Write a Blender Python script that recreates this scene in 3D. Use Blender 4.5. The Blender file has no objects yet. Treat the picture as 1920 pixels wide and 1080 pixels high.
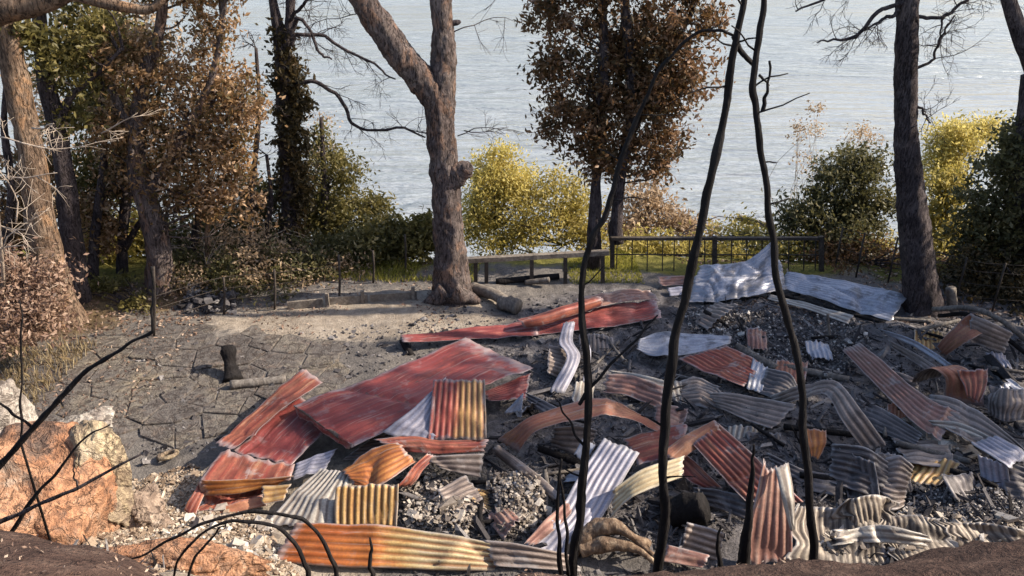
import bpy, bmesh, math, random
import numpy as np
from mathutils import Vector

# ------------------------------------------------------------------ camera, light, exposure
SC = bpy.context.scene
COL = SC.collection
H, PITCH, FPX = 6.3, math.radians(24.0), 1493.0
cam_d = bpy.data.cameras.new('camera')
cam_d.sensor_width = 36.0
cam_d.lens = FPX / 1920 * 36
cam_d.clip_end = 9000
cam = bpy.data.objects.new('camera', cam_d)
cam.location = (0, 0, H)
cam.rotation_euler = (math.pi / 2 - PITCH, 0, 0)
COL.objects.link(cam)
SC.camera = cam

SUN_AZ = math.radians(90)       # clockwise from +Y (straight ahead): from the right
SUN_EL = math.radians(37)
world = bpy.data.worlds.new('World')
SC.world = world
world.use_nodes = True
wn = world.node_tree
bg = wn.nodes['Background']
sky = wn.nodes.new('ShaderNodeTexSky')
sky.sky_type = 'NISHITA'
sky.sun_disc = False
sky.sun_elevation = SUN_EL
sky.sun_rotation = SUN_AZ
sky.air_density = 1.0
sky.dust_density = 1.8
sky.ozone_density = 1.0
wn.links.new(sky.outputs[0], bg.inputs[0])
bg.inputs[1].default_value = 0.15
sun_d = bpy.data.lights.new('sun', 'SUN')
sun_d.energy = 5.0
sun_d.angle = math.radians(0.53)
sun_d.color = (1.0, 0.89, 0.73)
sun = bpy.data.objects.new('sun', sun_d)
to_sun = Vector((math.sin(SUN_AZ) * math.cos(SUN_EL), math.cos(SUN_AZ) * math.cos(SUN_EL), math.sin(SUN_EL)))
sun.rotation_euler = to_sun.to_track_quat('Z', 'Y').to_euler()
sun.location = to_sun * 40
COL.objects.link(sun)
SC.view_settings.view_transform = 'Standard'
SC.view_settings.look = 'None'
SC.view_settings.gamma = 1
SC.view_settings.exposure = 0.85
SC.view_settings.use_curve_mapping = False
SC.render.engine = 'CYCLES'
SC.cycles.max_bounces = 6
SC.cycles.diffuse_bounces = 3
SC.cycles.transparent_max_bounces = 6

# ------------------------------------------------------------------ helpers: pixels of the photograph to points of the place
SP, CP = math.sin(PITCH), math.cos(PITCH)
def ray(px, py):
    a, b = (px - 960) / FPX, (540 - py) / FPX
    return np.array([a, CP + b * SP, -SP + b * CP])
def at(px, py, z=0.0):
    d = ray(px, py); t = (z - H) / d[2]
    return np.array([0, 0, H]) + d * t
def atY(px, py, y):
    d = ray(px, py); t = y / d[1]
    return np.array([0, 0, H]) + d * t
def slant(p):
    return p[1] * CP - (p[2] - H) * SP
rng = np.random.default_rng(7)

def _h(ix, iy, iz, seed):
    with np.errstate(over='ignore'):
        h = ix.astype(np.uint32) * np.uint32(374761393) + iy.astype(np.uint32) * np.uint32(668265263) + iz.astype(np.uint32) * np.uint32(2246822519) + np.uint32((seed * 3266489917) & 0xffffffff)
        h = (h ^ (h >> np.uint32(13))) * np.uint32(1274126177)
        h = h ^ (h >> np.uint32(16))
    return h.astype(np.float64) / 4294967295.0
def vnoise(p, seed=0):
    p = np.asarray(p, float)
    i = np.floor(p).astype(np.int64); f = p - i; f = f * f * (3 - 2 * f)
    r = 0
    for dx in (0, 1):
        for dy in (0, 1):
            for dz in (0, 1):
                w = (f[..., 0] if dx else 1 - f[..., 0]) * (f[..., 1] if dy else 1 - f[..., 1]) * (f[..., 2] if dz else 1 - f[..., 2])
                r = r + w * _h(i[..., 0] + dx, i[..., 1] + dy, i[..., 2] + dz, seed)
    return r * 2 - 1
def fbm(p, seed=0, oct=4, gain=0.5):
    p = np.asarray(p, float); a = 1; s = 0
    for o in range(oct):
        s = s + a * vnoise(p, seed + o); p = p * 2.03 + 7.1; a *= gain
    return s

ORG = {}
def obj(name, V, F, mats, parent=None, smooth=True, fmat=None, tint=None, uv=None, uv2=None, wave=None, org=None):
    """link one mesh object; V in world coordinates"""
    V = np.asarray(V, float)
    if parent is not None: o0 = ORG[parent.name]
    elif org is not None: o0 = np.array(org, float)
    else: o0 = np.array([V[:, 0].mean(), V[:, 1].mean(), V[:, 2].min()])
    me = bpy.data.meshes.new(name)
    if isinstance(F, np.ndarray):
        n, k = F.shape
        loops = F.reshape(-1); starts = np.arange(n) * k; tot = np.full(n, k)
    else:
        tot = np.array([len(f) for f in F]); starts = np.concatenate([[0], np.cumsum(tot)[:-1]])
        loops = np.concatenate([np.asarray(f) for f in F]); n = len(F)
    me.vertices.add(len(V)); me.vertices.foreach_set('co', (V - o0).astype(np.float32).ravel())
    me.loops.add(len(loops)); me.loops.foreach_set('vertex_index', loops.astype(np.int32))
    me.polygons.add(n); me.polygons.foreach_set('loop_start', starts.astype(np.int32))
    try: me.polygons.foreach_set('loop_total', tot.astype(np.int32))
    except Exception: pass
    me.polygons.foreach_set('use_smooth', np.full(n, smooth, dtype=bool))
    for m in (mats if isinstance(mats, (list, tuple)) else [mats]): me.materials.append(m)
    if fmat is not None: me.polygons.foreach_set('material_index', np.asarray(fmat, np.int32))
    for nm, u in (('uv', uv), ('norm', uv2)):
        if u is not None:
            l = me.uv_layers.new(name=nm); l.data.foreach_set('uv', np.asarray(u, np.float32)[loops].ravel())
    if tint is not None:
        a = me.attributes.new('tint', 'FLOAT_COLOR', 'POINT')
        t = np.asarray(tint, np.float32)
        if t.ndim == 1: t = np.stack([t, t, t, np.ones_like(t)], 1)
        elif t.shape[1] == 3: t = np.concatenate([t, np.ones((len(t), 1), np.float32)], 1)
        a.data.foreach_set('color', t.ravel())
    if wave is not None:
        a = me.attributes.new('wave', 'FLOAT', 'POINT'); a.data.foreach_set('value', np.asarray(wave, np.float32))
    me.update(calc_edges=True); me.validate()
    o = bpy.data.objects.new(name, me); COL.objects.link(o)
    if parent is not None: o.parent = parent
    else: o.location = o0
    ORG[o.name] = o0
    return o
def thing(name, label, cat, base, group=None):
    o = bpy.data.objects.new(name, None); COL.objects.link(o)
    o.location = base; ORG[o.name] = np.array(base, float)
    o.empty_display_size = 0.2
    return tag(o, label, cat, group)
def tag(o, label=None, cat=None, group=None, kind=None):
    if label: o['label'] = label
    if cat: o['category'] = cat
    if group: o['group'] = group
    if kind: o['kind'] = kind
    return o

class MB:
    def __init__(s): s.v = []; s.f = []; s.t = []; s.n = 0
    def add(s, V, F, tint=None):
        V = np.asarray(V, float); s.v.append(V)
        s.f += [tuple(int(i) + s.n for i in f) for f in F]
        s.t.append(np.full(len(V), 0.5 if tint is None else tint)); s.n += len(V)
    def tube(s, P, R, sides=8, rough=0.0, seed=0, tint=None, freq=5.0):
        s.add(*tube(P, R, sides, rough, seed, freq), tint)
    def box(s, a, b, w, h, up=(0, 0, 1), tint=None):
        s.add(*bar(a, b, w, h, up), tint)
    def build(s, name, mat, parent=None, **k):
        return obj(name, np.concatenate(s.v), s.f, mat, parent, tint=np.concatenate(s.t), **k)

def catmull(P, n):
    P = np.asarray(P, float)
    if len(P) == 2:
        t = np.linspace(0, 1, n)[:, None]; return P[0] * (1 - t) + P[1] * t
    Q = np.concatenate([[2 * P[0] - P[1]], P, [2 * P[-1] - P[-2]]])
    out = []
    for t in np.linspace(0, len(P) - 1, n):
        i = min(int(t), len(P) - 2); u = t - i
        a, b, c, d = Q[i], Q[i + 1], Q[i + 2], Q[i + 3]
        out.append(0.5 * (2 * b + (c - a) * u + (2 * a - 5 * b + 4 * c - d) * u * u + (3 * b - a - 3 * c + d) * u ** 3))
    return np.array(out)
def polyline(P, n):
    P = np.asarray(P, float)
    x = np.linspace(0, len(P) - 1, n)
    return np.stack([np.interp(x, np.arange(len(P)), P[:, k]) for k in range(P.shape[1])], 1)
def tube(P, R, sides=8, rough=0.0, seed=0, freq=5.0):
    P = np.asarray(P, float); R = np.broadcast_to(np.asarray(R, float), (len(P),)).copy()
    T = np.gradient(P, axis=0); T /= np.linalg.norm(T, axis=1)[:, None] + 1e-9
    ref = np.array([1.0, 0, 0]) if abs(T[0][0]) < 0.8 else np.array([0, 1.0, 0])
    A = []
    for t in T:
        ref = ref - t * ref.dot(t); ref = ref / (np.linalg.norm(ref) + 1e-9); A.append(ref)
    A = np.array(A); B = np.cross(T, A)
    th = np.linspace(0, 2 * math.pi, sides, endpoint=False)
    D = A[:, None] * np.cos(th)[None, :, None] + B[:, None] * np.sin(th)[None, :, None]
    rr = R[:, None] * np.ones(sides)[None]
    if rough:
        q = (P[:, None] + D * R[:, None, None]) * freq
        q[..., 2] *= 0.45
        rr = rr * (1 + rough * fbm(q, seed, 4, 0.6))
    V = (P[:, None] + D * rr[..., None]).reshape(-1, 3)
    n = len(P); F = []
    for i in range(n - 1):
        for j in range(sides):
            k = (j + 1) % sides
            F.append((i * sides + j, i * sides + k, (i + 1) * sides + k, (i + 1) * sides + j))
    F.append(tuple(range(sides - 1, -1, -1))); F.append(tuple((n - 1) * sides + j for j in range(sides)))
    return V, F
def bar(a, b, w, h, up=(0, 0, 1)):
    a, b = np.asarray(a, float), np.asarray(b, float); t = b - a; t = t / np.linalg.norm(t)
    u = np.asarray(up, float); u = u - t * u.dot(t); u /= np.linalg.norm(u); s = np.cross(t, u)
    V = []
    for p in (a, b):
        for i, j in ((-1, -1), (1, -1), (1, 1), (-1, 1)): V.append(p + s * i * w / 2 + u * j * h / 2)
    return np.array(V), [(3, 2, 1, 0), (4, 5, 6, 7), (0, 1, 5, 4), (1, 2, 6, 5), (2, 3, 7, 6), (3, 0, 4, 7)]

# ------------------------------------------------------------------ materials
class N:
    def __init__(s, name):
        s.m = bpy.data.materials.new(name); s.m.use_nodes = True; s.t = s.m.node_tree
        s.t.nodes.clear()
        s.out = s.t.nodes.new('ShaderNodeOutputMaterial')
    def n(s, typ, **k):
        x = s.t.nodes.new(typ)
        for a, b in k.items(): setattr(x, a, b)
        return x
    def link(s, a, b): s.t.links.new(a, b)
    def val(s, sock, v):
        if hasattr(v, 'is_linked') or isinstance(v, bpy.types.NodeSocket): s.link(v, sock)
        else: sock.default_value = v
    def math(s, op, a, b=0.0, c=None):
        x = s.n('ShaderNodeMath', operation=op); s.val(x.inputs[0], a); s.val(x.inputs[1], b)
        if c is not None: s.val(x.inputs[2], c)
        return x.outputs[0]
    def mix(s, f, a, b, mode='MIX'):
        x = s.n('ShaderNodeMix', data_type='RGBA', blend_type=mode)
        s.val(x.inputs[0], f)
        for i, v in ((6, a), (7, b)):
            if isinstance(v, bpy.types.NodeSocket): s.link(v, x.inputs[i])
            else: x.inputs[i].default_value = (*v, 1)
        return x.outputs[2]
    def ramp(s, f, stops, interp='LINEAR'):
        x = s.n('ShaderNodeValToRGB'); e = x.color_ramp.elements; x.color_ramp.interpolation = interp
        while len(e) < len(stops): e.new(0.5)
        for el, (p, c) in zip(e, stops):
            el.position = p; el.color = (*c, 1) if len(c) == 3 else c
        s.link(f, x.inputs[0]); return x.outputs[0]
    def noise(s, co, scale, detail=4, rough=0.55, w=None, dist=0.0):
        x = s.n('ShaderNodeTexNoise', noise_dimensions='4D' if w is not None else '3D')
        s.link(co, x.inputs['Vector']); x.inputs['Scale'].default_value = scale
        x.inputs['Detail'].default_value = detail; x.inputs['Roughness'].default_value = rough; x.inputs['Distortion'].default_value = dist
        if w is not None: s.link(w, x.inputs['W'])
        return x.outputs[0]
    def mapping(s, co, scale):
        x = s.n('ShaderNodeMapping'); s.link(co, x.inputs[0]); x.inputs['Scale'].default_value = scale; return x.outputs[0]
    def smooth(s, v, a, b):
        x = s.n('ShaderNodeMapRange', interpolation_type='SMOOTHSTEP'); s.val(x.inputs[0], v)
        x.inputs[1].default_value = a; x.inputs[2].default_value = b; return x.outputs[0]
    def bump(s, h, strength, dist=0.02, normal=None):
        x = s.n('ShaderNodeBump'); x.inputs['Strength'].default_value = strength; x.inputs['Distance'].default_value = dist
        s.link(h, x.inputs['Height'])
        if normal is not None: s.link(normal, x.inputs['Normal'])
        return x.outputs[0]
    def done(s, col, rough=0.8, metal=0.0, normal=None, spec=0.3):
        b = s.n('ShaderNodeBsdfPrincipled')
        if isinstance(col, bpy.types.NodeSocket): s.link(col, b.inputs['Base Color'])
        else: b.inputs['Base Color'].default_value = (*col, 1)
        s.val(b.inputs['Roughness'], rough); s.val(b.inputs['Metallic'], metal)
        b.inputs['Specular IOR Level'].default_value = spec
        if normal is not None: s.link(normal, b.inputs['Normal'])
        s.link(b.outputs[0], s.out.inputs[0]); return s.m

def sheet_mat(name, stops, soot=0.3, valley=None, vamt=0.0, metal=0.15, rough=0.55, grad=None, ash=0.25, streak=0.6, edge=0.6):
    m = N(name)
    uv = m.n('ShaderNodeUVMap', uv_map='uv').outputs[0]
    w = m.math('MULTIPLY', m.n('ShaderNodeObjectInfo').outputs['Random'], 173.0)
    st = m.noise(m.mapping(uv, (15, 1.1, 1)), 1.0, 8, 0.7, w)
    pa = m.noise(m.mapping(uv, (1.9, 1.3, 1)), 1.5, 9, 0.72, w, 0.5)
    f = m.math('ADD', m.math('MULTIPLY', st, streak), m.math('MULTIPLY', pa, 1 - streak))
    if grad:
        nv = m.n('ShaderNodeSeparateXYZ'); m.link(m.n('ShaderNodeUVMap', uv_map='norm').outputs[0], nv.inputs[0])
        g = m.smooth(nv.outputs[1 if abs(grad) == 1 else 0], 0.2, 0.75)
        g = m.math('SUBTRACT', g, 0.5)
        f = m.math('ADD', f, m.math('MULTIPLY', g, 0.42 if grad > 0 else -0.42))
    lo, hi = (0.30, 0.70) if not grad else (0.24, 0.76)
    col = m.ramp(f, [(lo + (hi - lo) * p, c) for p, c in stops])
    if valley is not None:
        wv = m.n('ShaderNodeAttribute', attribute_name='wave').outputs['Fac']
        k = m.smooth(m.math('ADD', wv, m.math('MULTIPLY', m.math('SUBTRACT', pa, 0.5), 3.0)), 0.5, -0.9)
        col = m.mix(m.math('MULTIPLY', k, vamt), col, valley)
    fine = m.noise(uv, 38, 4, 0.7, w)
    col = m.mix(m.smooth(fine, 0.35, 0.75), m.mix(0.35, col, (0.05, 0.035, 0.03)), col)
    if ash:
        an = m.noise(uv, 3.1, 6, 0.7, m.math('ADD', w, 31.0))
        col = m.mix(m.math('MULTIPLY', m.smooth(an, 0.56, 0.64), ash), col, (0.36, 0.34, 0.33))
    if soot:
        sn = m.noise(uv, 1.7, 6, 0.65, m.math('ADD', w, 57.0))
        col = m.mix(m.math('MULTIPLY', m.smooth(sn, 0.50, 0.60), soot), col, (0.025, 0.021, 0.02))
    scr = m.smooth(m.noise(m.mapping(uv, (46, 1.6, 1)), 1.0, 3, 0.6, m.math('ADD', w, 91.0)), 0.58, 0.68)
    col = m.mix(m.math('MULTIPLY', scr, 0.42), col, (0.40, 0.33, 0.30))
    nv2 = m.n('ShaderNodeSeparateXYZ'); m.link(m.n('ShaderNodeUVMap', uv_map='norm').outputs[0], nv2.inputs[0])
    ex = m.math('ABSOLUTE', m.math('SUBTRACT', nv2.outputs[0], 0.5)); ey = m.math('ABSOLUTE', m.math('SUBTRACT', nv2.outputs[1], 0.5))
    ed = m.math('ADD', m.math('MAXIMUM', ex, ey), m.math('MULTIPLY', m.math('SUBTRACT', m.noise(uv, 5, 5, 0.7, w), 0.5), 0.22))
    col = m.mix(m.math('MULTIPLY', m.smooth(ed, 0.44, 0.50), edge), col, (0.30, 0.285, 0.29))
    nb = m.bump(m.noise(uv, 14, 5, 0.6, w), 0.35, 0.012)
    rg = m.math('ADD', rough, m.math('MULTIPLY', m.math('SUBTRACT', fine, 0.5), 0.4))
    return m.done(col, rg, metal, nb, 0.35)

RED = sheet_mat('red_painted_iron', [(0, (0.13, 0.026, 0.025)), (.35, (0.23, 0.042, 0.040)), (.62, (0.29, 0.062, 0.053)), (.84, (0.34, 0.12, 0.08)), (1, (0.40, 0.30, 0.27))], soot=0.4, rough=0.46, ash=0.22, streak=0.8)
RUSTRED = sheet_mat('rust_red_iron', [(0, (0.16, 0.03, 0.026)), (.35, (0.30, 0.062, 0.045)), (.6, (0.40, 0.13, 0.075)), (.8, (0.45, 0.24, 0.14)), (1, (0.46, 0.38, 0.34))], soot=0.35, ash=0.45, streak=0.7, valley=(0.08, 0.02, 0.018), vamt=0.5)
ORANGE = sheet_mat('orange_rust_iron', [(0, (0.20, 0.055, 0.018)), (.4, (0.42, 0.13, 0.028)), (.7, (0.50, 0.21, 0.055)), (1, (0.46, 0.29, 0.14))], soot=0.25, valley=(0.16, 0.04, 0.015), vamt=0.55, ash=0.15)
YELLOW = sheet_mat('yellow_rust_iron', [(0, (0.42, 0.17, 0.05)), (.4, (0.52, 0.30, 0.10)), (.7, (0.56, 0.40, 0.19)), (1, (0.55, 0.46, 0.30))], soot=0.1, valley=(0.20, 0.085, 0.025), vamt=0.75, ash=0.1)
OCHRE = sheet_mat('orange_to_cream_iron', [(0, (0.40, 0.10, 0.02)), (.35, (0.50, 0.18, 0.04)), (.55, (0.55, 0.36, 0.14)), (.8, (0.56, 0.46, 0.26)), (1, (0.36, 0.27, 0.18))], soot=0.12, valley=(0.24, 0.07, 0.018), vamt=0.7, grad=1, ash=0.1)
REDGOLD = sheet_mat('red_to_gold_iron', [(0, (0.28, 0.05, 0.04)), (.4, (0.36, 0.075, 0.05)), (.65, (0.42, 0.22, 0.075)), (1, (0.40, 0.24, 0.10))], soot=0.12, valley=(0.13, 0.035, 0.02), vamt=0.7, grad=2, ash=0.12)
GALV = sheet_mat('galvanised_iron', [(0, (0.22, 0.22, 0.26)), (.4, (0.36, 0.37, 0.43)), (.7, (0.44, 0.45, 0.51)), (1, (0.50, 0.50, 0.54))], soot=0.6, metal=0.3, rough=0.42, ash=0.4)
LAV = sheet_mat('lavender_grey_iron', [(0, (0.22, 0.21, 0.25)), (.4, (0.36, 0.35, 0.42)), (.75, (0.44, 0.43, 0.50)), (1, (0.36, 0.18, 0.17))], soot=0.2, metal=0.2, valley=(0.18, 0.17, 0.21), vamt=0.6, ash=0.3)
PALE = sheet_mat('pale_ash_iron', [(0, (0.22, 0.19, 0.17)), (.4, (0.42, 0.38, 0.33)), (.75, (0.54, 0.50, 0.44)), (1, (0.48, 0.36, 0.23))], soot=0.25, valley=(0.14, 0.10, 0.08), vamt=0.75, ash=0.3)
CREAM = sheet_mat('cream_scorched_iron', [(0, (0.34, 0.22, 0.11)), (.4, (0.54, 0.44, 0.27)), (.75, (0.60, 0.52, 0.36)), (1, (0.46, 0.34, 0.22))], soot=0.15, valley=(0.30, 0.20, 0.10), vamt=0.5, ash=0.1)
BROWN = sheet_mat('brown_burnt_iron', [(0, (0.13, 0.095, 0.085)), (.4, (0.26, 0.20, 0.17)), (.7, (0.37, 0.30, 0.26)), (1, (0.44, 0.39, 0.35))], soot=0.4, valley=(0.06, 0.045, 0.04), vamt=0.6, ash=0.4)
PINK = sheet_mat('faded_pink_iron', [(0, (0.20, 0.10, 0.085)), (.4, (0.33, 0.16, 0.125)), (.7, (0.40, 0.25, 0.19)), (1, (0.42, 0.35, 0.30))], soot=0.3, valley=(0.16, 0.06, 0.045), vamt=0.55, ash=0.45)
ARCHR = sheet_mat('salmon_rust_iron', [(0, (0.20, 0.07, 0.05)), (.4, (0.36, 0.13, 0.08)), (.7, (0.46, 0.22, 0.12)), (1, (0.42, 0.30, 0.20))], soot=0.3, ash=0.3)
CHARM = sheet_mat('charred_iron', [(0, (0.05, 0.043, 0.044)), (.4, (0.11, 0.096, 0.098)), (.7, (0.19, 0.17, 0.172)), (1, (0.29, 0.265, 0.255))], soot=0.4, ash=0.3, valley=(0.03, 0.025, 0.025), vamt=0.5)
UNDER = sheet_mat('sooty_underside_iron', [(0, (0.05, 0.04, 0.035)), (.5, (0.11, 0.085, 0.07)), (1, (0.24, 0.17, 0.12))], soot=0.5, ash=0.3)

def wood_mat(name, a, b, c, scale=1.0, rough=0.85, zs=0.18, bumps=0.8):
    m = N(name)
    co = m.n('ShaderNodeNewGeometry').outputs['Position']
    w = m.n('ShaderNodeObjectInfo').outputs['Random']
    g = m.noise(m.mapping(co, (14 * scale, 14 * scale, 14 * scale * zs)), 1.0, 6, 0.65, w, 0.4)
    p = m.noise(co, 2.2 * scale, 5, 0.65, w, 0.5)
    col = m.ramp(m.math('ADD', m.math('MULTIPLY', g, 0.55), m.math('MULTIPLY', p, 0.45)), [(0.33, a), (0.5, b), (0.66, c)])
    nb = m.bump(g, bumps, 0.03)
    return m.done(col, rough, 0, nb, 0.2)
def bark_mat(name, a, b, c, peel=None, pamt=0.0, scale=1.0):
    m = N(name)
    co = m.n('ShaderNodeNewGeometry').outputs['Position']
    w = m.n('ShaderNodeObjectInfo').outputs['Random']
    big = m.noise(co, 1.7 * scale, 6, 0.7, w, 0.9)
    fur = m.noise(m.mapping(co, (22 * scale, 22 * scale, 5 * scale)), 1.0, 6, 0.72, w, 0.8)
    fn = m.noise(m.mapping(co, (34 * scale, 34 * scale, 6 * scale)), 1.0, 4, 0.6, w, 1.2)
    cr = m.smooth(fn, 0.36, 0.50)
    col = m.ramp(m.math('ADD', m.math('MULTIPLY', fur, 0.5), m.math('MULTIPLY', big, 0.5)), [(0.36, a), (0.5, b), (0.63, c)])
    if peel is not None:
        k = m.smooth(m.noise(m.mapping(co, (1, 1, 0.55)), 4.2 * scale, 6, 0.7, m.math('ADD', w, 5.0), 0.7), 0.50, 0.60)
        col = m.mix(m.math('MULTIPLY', k, pamt), col, peel)
    col = m.mix(cr, m.mix(0.7, col, (0.012, 0.009, 0.008)), col)
    hgt = m.math('ADD', m.math('MULTIPLY', fur, 1.0), m.math('MULTIPLY', cr, 0.5))
    return m.done(col, 0.9, 0, m.bump(hgt, 1.0, 0.06), 0.15)
BARK = bark_mat('weathered_bark', (0.040, 0.031, 0.031), (0.135, 0.105, 0.098), (0.27, 0.22, 0.195), (0.33, 0.19, 0.125), 0.5)
BARKD = bark_mat('dark_bark', (0.026, 0.021, 0.023), (0.078, 0.062, 0.064), (0.165, 0.135, 0.13), scale=1.2)
BARKP = bark_mat('scorched_peeling_bark', (0.06, 0.038, 0.028), (0.20, 0.135, 0.095), (0.38, 0.28, 0.20), (0.42, 0.24, 0.13), 0.6)
CHAR = wood_mat('charred_wood', (0.005, 0.004, 0.004), (0.011, 0.009, 0.009), (0.026, 0.022, 0.021), 1.6, bumps=1.0)
ASHWOOD = wood_mat('ashy_wood', (0.05, 0.042, 0.038), (0.14, 0.12, 0.105), (0.28, 0.25, 0.22), 1.6)
TIMBER = wood_mat('grey_timber', (0.07, 0.055, 0.045), (0.17, 0.14, 0.115), (0.30, 0.26, 0.21), 1.4, zs=1.0, bumps=0.5)
DARKTIMBER = wood_mat('dark_timber', (0.022, 0.018, 0.016), (0.05, 0.04, 0.034), (0.10, 0.08, 0.065), 1.4, zs=1.0, bumps=0.5)
TWIGP = wood_mat('pale_twig', (0.22, 0.17, 0.13), (0.36, 0.29, 0.23), (0.48, 0.40, 0.33))
ROOT = wood_mat('gnarled_root', (0.025, 0.017, 0.012), (0.16, 0.105, 0.07), (0.42, 0.32, 0.22), 1.3, zs=0.5, bumps=1.0)

def leaf_mat(name, stops, trans=0.4, rough=0.5):
    m = N(name)
    t = m.n('ShaderNodeAttribute', attribute_name='tint').outputs['Fac']
    c = m.ramp(t, stops)
    d = m.n('ShaderNodeBsdfPrincipled'); m.link(c, d.inputs['Base Color']); d.inputs['Roughness'].default_value = rough
    d.inputs['Specular IOR Level'].default_value = 0.35
    tr = m.n('ShaderNodeBsdfTranslucent'); m.link(c, tr.inputs[0])
    x = m.n('ShaderNodeMixShader'); x.inputs[0].default_value = trans
    m.link(d.outputs[0], x.inputs[1]); m.link(tr.outputs[0], x.inputs[2]); m.link(x.outputs[0], m.out.inputs[0])
    return m.m
L_BROWN = leaf_mat('scorched_brown_leaf', [(0, (0.045, 0.036, 0.014)), (.25, (0.11, 0.080, 0.030)), (.42, (0.22, 0.125, 0.052)), (.6, (0.34, 0.20, 0.095)), (.8, (0.48, 0.32, 0.20)), (1, (0.60, 0.47, 0.36))])
L_COPPER = leaf_mat('coppery_leaf', [(0, (0.030, 0.022, 0.011)), (.3, (0.085, 0.055, 0.022)), (.55, (0.17, 0.090, 0.038)), (.8, (0.26, 0.145, 0.08)), (1, (0.44, 0.34, 0.27))])
L_OLIVE = leaf_mat('olive_leaf', [(0, (0.040, 0.037, 0.012)), (.4, (0.115, 0.10, 0.028)), (.75, (0.22, 0.18, 0.06)), (1, (0.36, 0.29, 0.14))], 0.45)
L_DARK = leaf_mat('dark_green_leaf', [(0, (0.034, 0.032, 0.014)), (.45, (0.092, 0.086, 0.032)), (.8, (0.19, 0.165, 0.07)), (1, (0.32, 0.27, 0.16))], 0.45)
L_YELLOW = leaf_mat('yellow_blossom_leaf', [(0, (0.36, 0.30, 0.075)), (.4, (0.53, 0.44, 0.13)), (.75, (0.65, 0.54, 0.19)), (1, (0.74, 0.64, 0.31))], 0.5)
L_GOLD = leaf_mat('golden_green_leaf', [(0, (0.14, 0.12, 0.026)), (.35, (0.32, 0.26, 0.06)), (.7, (0.50, 0.40, 0.12)), (1, (0.64, 0.54, 0.24))], 0.5)
L_TAN = leaf_mat('dry_tan_leaf', [(0, (0.18, 0.12, 0.07)), (.4, (0.34, 0.235, 0.14)), (.75, (0.48, 0.35, 0.23)), (1, (0.60, 0.46, 0.34))], 0.45)
L_IVY = leaf_mat('ivy_leaf', [(0, (0.022, 0.018, 0.010)), (.5, (0.060, 0.045, 0.018)), (.85, (0.13, 0.085, 0.035)), (1, (0.22, 0.14, 0.07))])
L_LITTER = leaf_mat('dead_leaf', [(0, (0.08, 0.045, 0.035)), (.4, (0.20, 0.12, 0.085)), (.75, (0.34, 0.23, 0.165)), (1, (0.50, 0.38, 0.29))], 0.25)
GRASS = leaf_mat('sunlit_grass', [(0, (0.13, 0.13, 0.022)), (.5, (0.30, 0.28, 0.045)), (1, (0.48, 0.42, 0.10))], 0.45)
STRAW = leaf_mat('dry_grass', [(0, (0.12, 0.085, 0.045)), (.5, (0.27, 0.20, 0.11)), (1, (0.46, 0.37, 0.23))], 0.3)
def chip_mat(name, stops):
    m = N(name)
    co = m.n('ShaderNodeNewGeometry').outputs['Position']
    t = m.n('ShaderNodeAttribute', attribute_name='tint').outputs['Fac']
    f = m.noise(co, 26, 4, 0.7)
    c = m.ramp(m.math('ADD', t, m.math('MULTIPLY', m.math('SUBTRACT', f, 0.5), 0.7)), stops)
    return m.done(c, 0.9, 0, m.bump(f, 0.6, 0.01), 0.15)
CHIP = chip_mat('ash_and_rubble', [(0, (0.024, 0.021, 0.022)), (.4, (0.07, 0.063, 0.065)), (.68, (0.15, 0.137, 0.135)), (.87, (0.28, 0.255, 0.24)), (1, (0.48, 0.44, 0.40))])
TCHIP = chip_mat('tan_rubble', [(0, (0.10, 0.07, 0.05)), (.4, (0.24, 0.175, 0.125)), (.75, (0.40, 0.315, 0.235)), (1, (0.58, 0.50, 0.41))])
PCHIP = chip_mat('pale_rubble', [(0, (0.12, 0.095, 0.08)), (.4, (0.26, 0.22, 0.185)), (.75, (0.42, 0.37, 0.32)), (1, (0.58, 0.53, 0.47))])
def rock_mat(name, stops, scale=1.6):
    m = N(name)
    co = m.n('ShaderNodeNewGeometry').outputs['Position']
    p = m.noise(co, scale, 6, 0.62, dist=0.8); q = m.noise(co, 11, 6, 0.7)
    c = m.ramp(m.math('ADD', m.math('MULTIPLY', p, 0.75), m.math('MULTIPLY', q, 0.25)), stops)
    c = m.mix(m.smooth(q, 0.38, 0.62), m.mix(0.5, c, (0.05, 0.035, 0.03)), c)
    fr = m.smooth(m.math('ABSOLUTE', m.math('SUBTRACT', m.noise(co, 2.6, 5, 0.6, dist=1.4), 0.5)), 0.0, 0.035)
    c = m.mix(fr, m.mix(0.6, c, (0.04, 0.028, 0.024)), c)
    st = m.smooth(m.noise(m.mapping(co, (5, 5, 1.2)), 1.0, 6, 0.7), 0.52, 0.66)
    c = m.mix(m.math('MULTIPLY', st, 0.55), c, (0.20, 0.15, 0.12))
    return m.done(c, 0.92, 0, m.bump(m.math('ADD', m.math('ADD', q, m.noise(co, 40, 3)), m.math('MULTIPLY', fr, 0.5)), 0.8, 0.035), 0.15)
R_ORANGE = rock_mat('orange_clay_rock', [(.34, (0.15, 0.10, 0.08)), (.40, (0.30, 0.17, 0.11)), (.45, (0.45, 0.215, 0.115)), (.57, (0.49, 0.27, 0.16)), (.63, (0.38, 0.27, 0.20)), (.74, (0.48, 0.39, 0.31))], 1.7)
R_CLAY = rock_mat('ashy_clay', [(.3, (0.13, 0.09, 0.07)), (.46, (0.28, 0.20, 0.15)), (.58, (0.40, 0.31, 0.24)), (.7, (0.50, 0.43, 0.36))], 3.0)
R_CREAM = rock_mat('cream_rock', [(.3, (0.17, 0.12, 0.09)), (.44, (0.33, 0.25, 0.17)), (.56, (0.50, 0.40, 0.26)), (.72, (0.54, 0.47, 0.38))], 2.4)
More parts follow.
